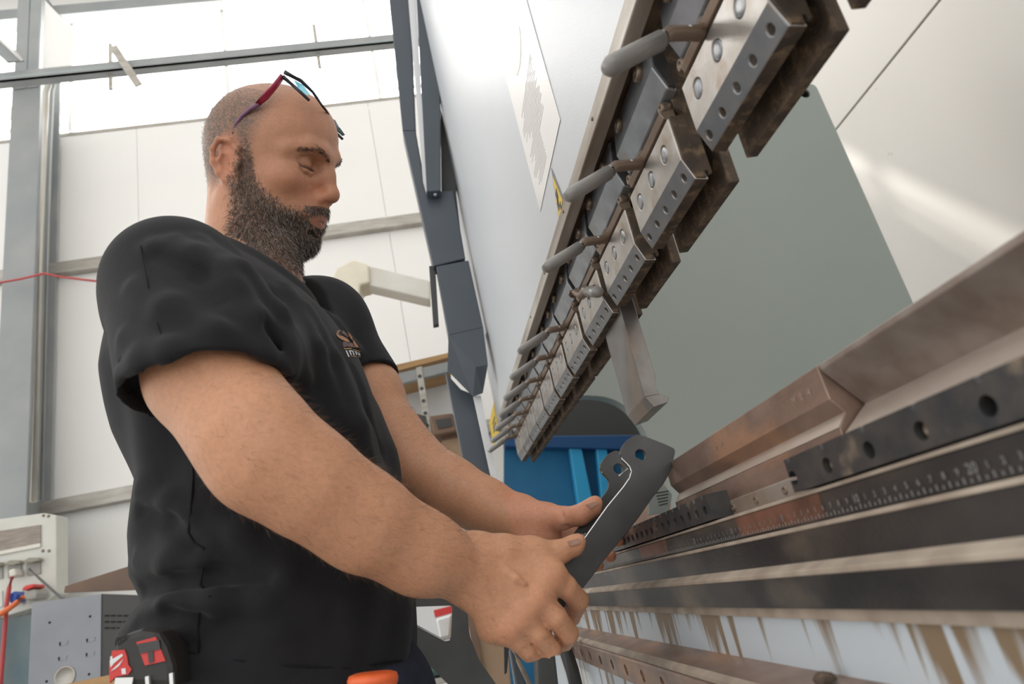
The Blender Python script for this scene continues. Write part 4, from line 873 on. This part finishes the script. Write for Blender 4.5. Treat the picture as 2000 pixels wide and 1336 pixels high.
# ================================================================ the steel bracket in his hands
def cz(pts): return [(1050+x/4.454,820+y/4.454) for x,y in pts]
def yA(px): return .79+(px-1085)/245*.012
Aout=cz([(850,135),(790,170),(735,235),(712,290),(725,340),(765,378),(798,415),(810,455),(795,510),(740,590),(600,760),(400,1040),(170,1336)])+[(1040,1168),(1060,1200),(1110,1182)]+cz([(490,1330),(560,1230),(660,1110),(760,990),(870,850),(980,690),(1085,560),(1150,440),(1190,262),(1090,215),(960,165),(880,138)])
o_=yp(1085,1120,.79); ex=_n((yp(1285,1120,yA(1285))-o_)*np.array([1,1,0])); ez=np.array([0,0,1.0]); ey=np.cross(ez,ex); nA=-ey if ey[1]<0 else ey
def onA(px,py):
    d=ray(px,py); t=((o_-CAMP)@nA)/(d@nA); p=CAMP+d*t-o_; return (float(p@ex),float(p[2]))
bk=empty('steel_bracket',tuple(o_),'dark laser-cut steel bracket with two eared side plates held in both hands','bracket')
hA=onA(1249.5,889.5)
out=rounded([onA(x,y) for x,y in Aout],.004,3)
GAP=.118; dn=_n(ray(887,1113)); 
mtx=basis((0,0,0),tuple(ex),(0,0,1))
me=plate2d('side_plate',out,[circ(hA,.0072)],.005,.0006); xform(me,mtx); spA=mesh_obj('side_plate',me,'bracket_steel',bk)
spB=mesh_obj('side_plate',me,'bracket_steel',bk); spB.location=tuple(dn*GAP)
def rim(par,pts,r,m='edge_bright'):
    return ob('bright_edge',T([tuple(mtx@Vector((p[0],p[1],-.0027))) if 0 else tuple(np.array(mtx@Vector((p[0],p[1],0)))-nA*.0024) for p in pts],r,6),m,par,True)
ed=[onA(x,y) for x,y in cz([(712,290),(725,340),(765,378),(798,415),(810,455),(795,510),(740,590),(600,760),(400,1040),(170,1336)])]; rim(spA,ed,.0009)
rim(spA,circ(hA,.0073,16)+[circ(hA,.0073,16)[0]],.0004); rim(spB,ed,.0006); rim(spB,circ(hA,.0073,16)+[circ(hA,.0073,16)[0]],.0005)
wb=[onA(x,y) for x,y in ((1240,1010),(1150,1125))]; q=[np.array(mtx@Vector((p[0],p[1],0))) for p in wb]
ob('web',prism(bmesh.new(),[tuple(q[0]+dn*.003),tuple(q[1]+dn*.003),tuple(q[1]+dn*(GAP-.003)),tuple(q[0]+dn*(GAP-.003))],(-.004,0,.002)),'bracket_steel',bk)
# chalk cross on the far plate
def onB(px,py):
    d=ray(px,py); oo=o_+dn*GAP; t=((oo-CAMP)@nA)/(d@nA); return CAMP+d*t-o_-nA*.0031
for a,b in (((1136,1043),(1142,1051)),((1142,1042),(1137,1050))): ob('chalk_mark',T([tuple(onB(*a)),tuple(onB(*b))],.0008,6),'chalk',bk)
ob('weld_line',T([tuple(onB(1207,931)),tuple(onB(1226,915))],.0013,6),'edge_bright',bk)
# ================================================================ things at the back of the hall
def root_loc(o):
    p=np.zeros(3)
    while o: p=p+np.array(o.location); o=o.parent
    return p
def bpoly(name,pts,y,dy,m,parent,bevel=0):
    p0=root_loc(parent); return ob(name,prism(bmesh.new(),[tuple(ony(px,py,y)-p0) for px,py in pts],(0,dy,0)),m,parent,bevel=bevel)
# white square ducting
pd=empty('plastic_duct',tuple(ony(700,880,3.5)),'white square plastic duct bent at the top behind the man','duct'); d0=np.array(pd.location)
bpoly('riser',[(668,575),(702,572),(726,760),(740,900),(704,900),(690,760)],3.5,.12,'pipe_white',pd,.008)
bpoly('elbow',[(650,540),(656,522),(690,506),(720,516),(722,552),(704,556),(702,576),(664,582),(655,575)],3.47,.17,'pipe_yellowed',pd,.012)
bpoly('branch',[(718,518),(840,548),(840,585),(716,556)],3.5,.12,'pipe_white',pd,.008)
# shelf rack
sk=empty('shelf_rack',tuple(ony(830,1180,4.0)),'grey metal shelf rack with perforated uprights behind the man','shelf')
bpoly('top_board',[(715,726),(880,688),(880,697),(725,737)],3.75,.5,'wood',sk); bpoly('shelf_beam',[(722,742),(880,705),(880,725),(735,762)],3.74,.04,'steel_paint',sk,.005)
up=bpoly('upright',[(812,718),(824,715),(862,960),(846,962)],3.73,.04,'galv',sk,.003)
for k in range(9): ob('punched_hole',LA(ony(820+k*3.6,735+k*24,3.73)-np.array(sk.location),(0,-1,0),[(.011,-.01),(.011,.0008)],12),'box_dark',up)
bpoly('upright',[(690,740),(700,738),(735,960),(722,962)],4.2,.04,'galv',sk); bpoly('shelf',[(800,880),(910,850),(910,862),(805,893)],3.78,.45,'galv',sk)
bpoly('rear_panel',[(725,762),(880,725),(905,900),(760,900)],4.25,.02,'white_plastic',sk)
it=empty('black_gauge_box',tuple(ony(808,850,3.45)),'small black and white boxed instrument on the shelf behind his forearm','instrument'); bpoly('case',[(806,806),(832,812),(838,850),(812,850)],3.46,.16,'box_dark',it,.004); bpoly('front',[(783,806),(806,803),(812,850),(790,850)],3.44,.2,'white_plastic',it,.004)
bn=empty('tool_bin',tuple(ony(870,848,3.42)),'dark brown bin of small parts on the rack shelf','bin'); bpoly('bin',[(838,812),(884,806),(894,842),(846,852)],3.42,.2,'rust_plate',bn,.01); bpoly('opening',[(850,820),(880,816),(884,832),(856,838)],3.415,.006,'box_dark',bn)
cb1=empty('cardboard_box',tuple(ony(880,960,3.5)),'tan cardboard box on the rack behind the far forearm','box'); bpoly('box',[(862,858),(925,845),(940,960),(875,960)],3.5,.25,'cardboard',cb1,.004); bpoly('lid_flap',[(860,853),(926,840),(926,847),(862,860)],3.49,.26,'rust_plate',cb1)
# blue container seen through the throat
bc=empty('blue_container',tuple(ony(1120,1480,3.6)),'bright blue steel container seen through the throat of the press brake','container')
bpoly('side',[(985,860),(1330,855),(1330,1480),(985,1480)],3.6,.06,'blue_paint',bc); bpoly('top_rail',[(985,852),(1330,848),(1330,880),(985,872)],3.5,.08,'blue_dark',bc,.006)
bpoly('rib',[(1112,872),(1136,874),(1160,990),(1130,990)],3.52,.06,'blue_light',bc,.006); bpoly('rib',[(1165,876),(1186,877),(1200,990),(1176,990)],3.52,.06,'blue_light',bc,.006)
gbx=empty('shade_backdrop',tuple(ony(1180,1400,3.75)),'dark sheet added for the shaded background behind the blue container','cabinet'); bpoly('backdrop_sheet',[(1000,700),(1360,700),(1360,1400),(1000,1400)],3.75,.3,'box_dark',gbx)  # dark sheet stands in for the shaded background seen through the throat
# distribution board, plugs and cables on the left
db=empty('distribution_board',tuple(ony(50,1200,4.5)),'white electrical distribution board with sockets on the far wall','distribution board')
bd=bpoly('cabinet',[(-60,1022),(85,1002),(110,1006),(110,1160),(85,1182),(-60,1225)],4.5,.14,'dist_white',db,.006)
bpoly('window',[(-60,1046),(79,1025),(79,1068),(-60,1095)],4.492,.01,'dist_window',db); bpoly('window_rail',[(-60,1088),(78,1061),(78,1068),(-60,1095)],4.485,.012,'pipe_white',db)
for x,y in ((85,1007),(95,1008),(84,1076),(96,1076)): ob('screw',LA(ony(x,y,4.5)-np.array(db.location),(0,-1,0),[(.009,-.01),(.009,.003),(.004,.004)],10),'bolt',db,True)
for i,(x,y) in enumerate(((-12,1112),(25,1108),(62,1103))):
    s_=bpoly('socket',[(x-12,y-4),(x+16,y-9),(x+17,y+18),(x-10,y+22)],4.49,.012,'socket_grey',db,.003); bpoly('socket_cap',[(x-20,y-6),(x-6,y-14),(x+12,y-14),(x+14,y-8),(x-2,y-4)],4.44,.05,'socket_cap',s_,.004)
for i,(x,y) in enumerate(((-8,1163),(32,1158),(66,1150))):
    s_=bpoly('socket',[(x-14,y-4),(x+12,y-9),(x+13,y+22),(x-12,y+27)],4.49,.012,'dist_white',db,.003)
pg=empty('plug',tuple(ony(60,1160,4.42)),'grey round industrial plug with red cap in the board','plug'); bpoly('body',[(46,1156),(66,1150),(73,1158),(70,1170),(52,1174),(45,1168)],4.36,.12,'socket_grey',pg,.01); bpoly('cap',[(42,1150),(48,1144),(64,1140),(67,1146),(58,1150),(46,1154)],4.35,.12,'red',pg,.006)
pg=empty('plug',tuple(ony(25,1165,4.42)),'blue industrial plug in the distribution board','plug'); bpoly('body',[(18,1160),(28,1154),(33,1162),(30,1174),(20,1180),(16,1172)],4.38,.1,'blue_plug',pg,.008)
pg=empty('plug',tuple(ony(24,1120,4.42)),'cream plug with red lead in the upper socket','plug'); bpoly('body',[(16,1114),(28,1110),(31,1124),(18,1128)],4.40,.08,'pipe_white',pg,.008)
def cable(pts,y,r,m,label): tag(ob('cable',T([ony(px,py,y) for px,py in pts],r,8),m,None,True),label,'cable')
cable([(24,1126),(18,1148),(13,1180),(10,1220),(7,1260),(2,1320),(-2,1380)],4.36,.012,'cable_red','red-brown cable hanging down from the cream plug')
cable([(46,1166),(34,1176),(20,1187),(0,1200),(-30,1214)],4.30,.016,'cable_orange','thick orange cable leading left from the grey plug')
cable([(57,1111),(75,1128),(95,1146),(120,1168),(150,1185)],4.38,.007,'cable_grey','thin grey cable running from the socket down behind the metal box')
# grey sheet metal cabinet, rusty sheet, wooden board
gb=empty('metal_cabinet',tuple(ony(160,1500,2.6)),'bare grey sheet metal cabinet with small slots and round knockout','cabinet')
bpoly('front',[(62,1178),(198,1160),(196,1420),(50,1440)],2.6,.02,'box_grey',gb,.002); 
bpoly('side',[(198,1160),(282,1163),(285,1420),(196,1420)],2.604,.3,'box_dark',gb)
for x,y in ((97,1216),(176,1204),(91,1331),(174,1317)): ob('hole',LA(ony(x,y,2.6)-np.array(gb.location),(0,-1,0),[(.0042,-.004),(.0042,.0006)],10),'dark_hole',gb)
for x,y in ((115,1257),(168,1250),(113,1286),(167,1278)):
    bpoly('slot',[(x,y-3),(x+18,y-6),(x+16,y+2),(x+2,y+5)],2.5985,.002,'box_grey',gb); bpoly('slot_gap',[(x,y-2),(x+3,y-3),(x+3,y+4),(x+1,y+5)],2.597,.001,'dark_hole',gb)
ob('knockout',LA(ony(127,1322,2.6)-np.array(gb.location),(0,-1,0),[(.033,-.004),(.033,.003),(.028,.003),(.027,.001)],28),'galv',gb,True)
for r_ in range(3):
    for k in range(5): bpoly('vent',[(204+k*12,1201+r_*12+k*.2),(212+k*12,1201+r_*12),(212+k*12,1204+r_*12),(204+k*12,1204+r_*12)],2.600,.003,'dark_hole',gb)
rs=empty('rusty_sheet',tuple(ony(190,1175,2.75)),'brown rusty steel offcut resting on the metal cabinet','sheet'); bpoly('sheet',[(125,1158),(127,1145),(258,1104),(268,1104),(275,1152)],2.68,.02,'rust_plate',rs)
wdb=empty('wooden_board',tuple(ony(180,1336,1.9)),'light wooden board edge at the bottom left','board'); bpoly('board',[(130,1336),(215,1318),(300,1312),(300,1345),(120,1370)],1.9,.4,'wood',wdb)
tq_=empty('glazed_panel',tuple(ony(30,1300,4.3)),'dirty blue-grey glazed panel below the distribution board','panel'); bpoly('pane',[(-60,1222),(62,1200),(56,1420),(-60,1440)],4.42,.03,'teal_dirty',tq_)
# cut steel plate, boxes and post at bottom centre
cp=empty('steel_plate',tuple(ony(900,1400,1.35)),'dark cut steel plate with a rounded triangular opening beside his hip','plate'); c0=np.array(cp.location)
def pxz(pts,y): 
    r=[]; 
    for px,py in pts: p=ony(px,py,y)-c0; r.append((float(p[0]),float(p[2])))
    return r
outl=rounded(pxz([(760,1190),(800,1158),(860,1148),(890,1160),(912,1190),(916,1240),(935,1290),(985,1360),(900,1360),(850,1310),(800,1262),(760,1240)],1.35),.008,4)
hole=rounded(pxz([(770,1192),(800,1185),(884,1182),(881,1248),(872,1252),(800,1214),(770,1205)],1.35),.006,4)
me=plate2d('plate',outl,[hole],.006,.0006); xform(me,basis((0,0,0),(1,0,0),(0,0,1))); mesh_obj('plate',me,'plate_dark',cp)
ob('bright_edge',T([tuple(ony(px,py,1.345)-c0) for px,py in ((800,1216),(840,1236),(870,1252),(879,1250))],.0012,6),'edge_bright',cp)
rbx=empty('grey_storage_box',tuple(ony(850,1260,2.9)),'pale grey box with red strip seen through the plate opening','box'); bpoly('box',[(790,1165),(930,1150),(930,1262),(790,1262)],2.95,.3,'white_plastic',rbx,.01); bpoly('strip',[(847,1192),(884,1183),(886,1196),(850,1206)],2.945,.006,'red',rbx)
bpoly('jar',[(850,1208),(884,1198),(880,1245),(858,1250)],2.89,.06,'alu',rbx,.01)
cdb=empty('cardboard_carton',tuple(ony(950,1336,2.6)),'tan cardboard carton behind the gripping fist','carton'); bpoly('carton',[(905,1170),(930,1168),(985,1170),(1000,1360),(945,1360)],2.6,.3,'cardboard',cdb,.004); bpoly('edge',[(905,1170),(920,1170),(946,1320),(935,1320)],2.58,.02,'rust_plate',cdb)
def sack(pts,y,m,label,cat): e_=empty(cat.replace(' ','_'),tuple(ony(*pts[0],y)),label,cat); bpoly('body',pts,y,.15,m,e_,.015)
sack([(815,1262),(850,1275),(862,1292),(838,1300),(828,1290)],2.3,'blue_light','small pale blue roll on the low shelf','roll')
sack([(828,1302),(866,1290),(872,1318),(836,1326)],2.25,'green_dark','dark green folded cloth on the low shelf','cloth')
sack([(866,1292),(892,1312),(888,1320),(868,1322)],2.24,'wood','small wooden wedge on the low shelf','wood block')
ls=empty('low_shelf',tuple(ony(870,1330,2.2)),'pale low shelf edge behind his trousers','shelf'); bpoly('board',[(820,1334),(905,1318),(905,1326),(825,1345)],2.2,.4,'galv',ls)
# stand with hanging rods under the bracket
st=empty('support_stand',tuple(ony(1040,1500,1.5)),'dark steel support post with hanging rods below the fist','stand'); bpoly('post',[(1045,1200),(1075,1200),(1092,1345),(1050,1345)],1.5,.06,'plate_dark',st,.004); bpoly('post_side',[(990,1235),(1006,1232),(1030,1345),(1008,1345)],1.55,.05,'guard_grey',st,.004)
ob('rod',T([tuple(ony(px,py,1.45)-np.array(st.location)) for px,py in ((1000,1265),(1012,1290),(1038,1345))],.0045,8),'bed_dusty',st,True); bpoly('blade',[(984,1248),(996,1246),(990,1315),(985,1318)],1.42,.01,'box_dark',st,.002)
lg=empty('foot_pedal_cable',tuple(ony(1100,1336,1.2)),'thick black cable hanging below the lower rail','cable'); ob('hose',T([tuple(ony(px,py,1.3)-np.array(lg.location)) for px,py in ((1095,1230),(1104,1268),(1118,1310),(1135,1380))],.012,10),'box_dark',lg,True)
# orange handle in the trouser pocket
oh=empty('orange_handle',tuple(ony(728,1330,.66)),'orange rubber handle end with flared rim at the bottom edge','tool handle'); o0=np.array(oh.location); ax_=_n(np.array([.12,0,1]))
ob('grip',LA(tuple(ony(731,1315,.66)-o0-ax_*.115),tuple(ax_),[(.010,0),(.012,.03),(.0165,.07),(.0168,.098),(.0185,.104),(.0205,.108)],28),'orange',oh,True)
ob('rim',LA(tuple(ony(728,1312,.66)-o0-ax_*.0105),tuple(ax_),[(.0175,0),(.0212,.002),(.0218,.005),(.0205,.0085),(.016,.010),(.006,.0103)],28),'orange',oh,True)

# small printed plate lodged between the bracket and the die
sp=empty('printed_plate',tuple(ony(1285,1003,.875)),'small grey-green plate with fine print between the bracket and the die','plate'); bpoly('plate',[(1284,932),(1313,966),(1307,1000),(1268,1006),(1268,962)],.875,.006,'cframe_green',sp)
for k in range(5): bpoly('print_line',[(1281+k*1.5,962+k*6),(1306-k*.5,958+k*6),(1306-k*.5,959.5+k*6),(1281+k*1.5,963.5+k*6)],.8742,.0006,'black_print',sp)
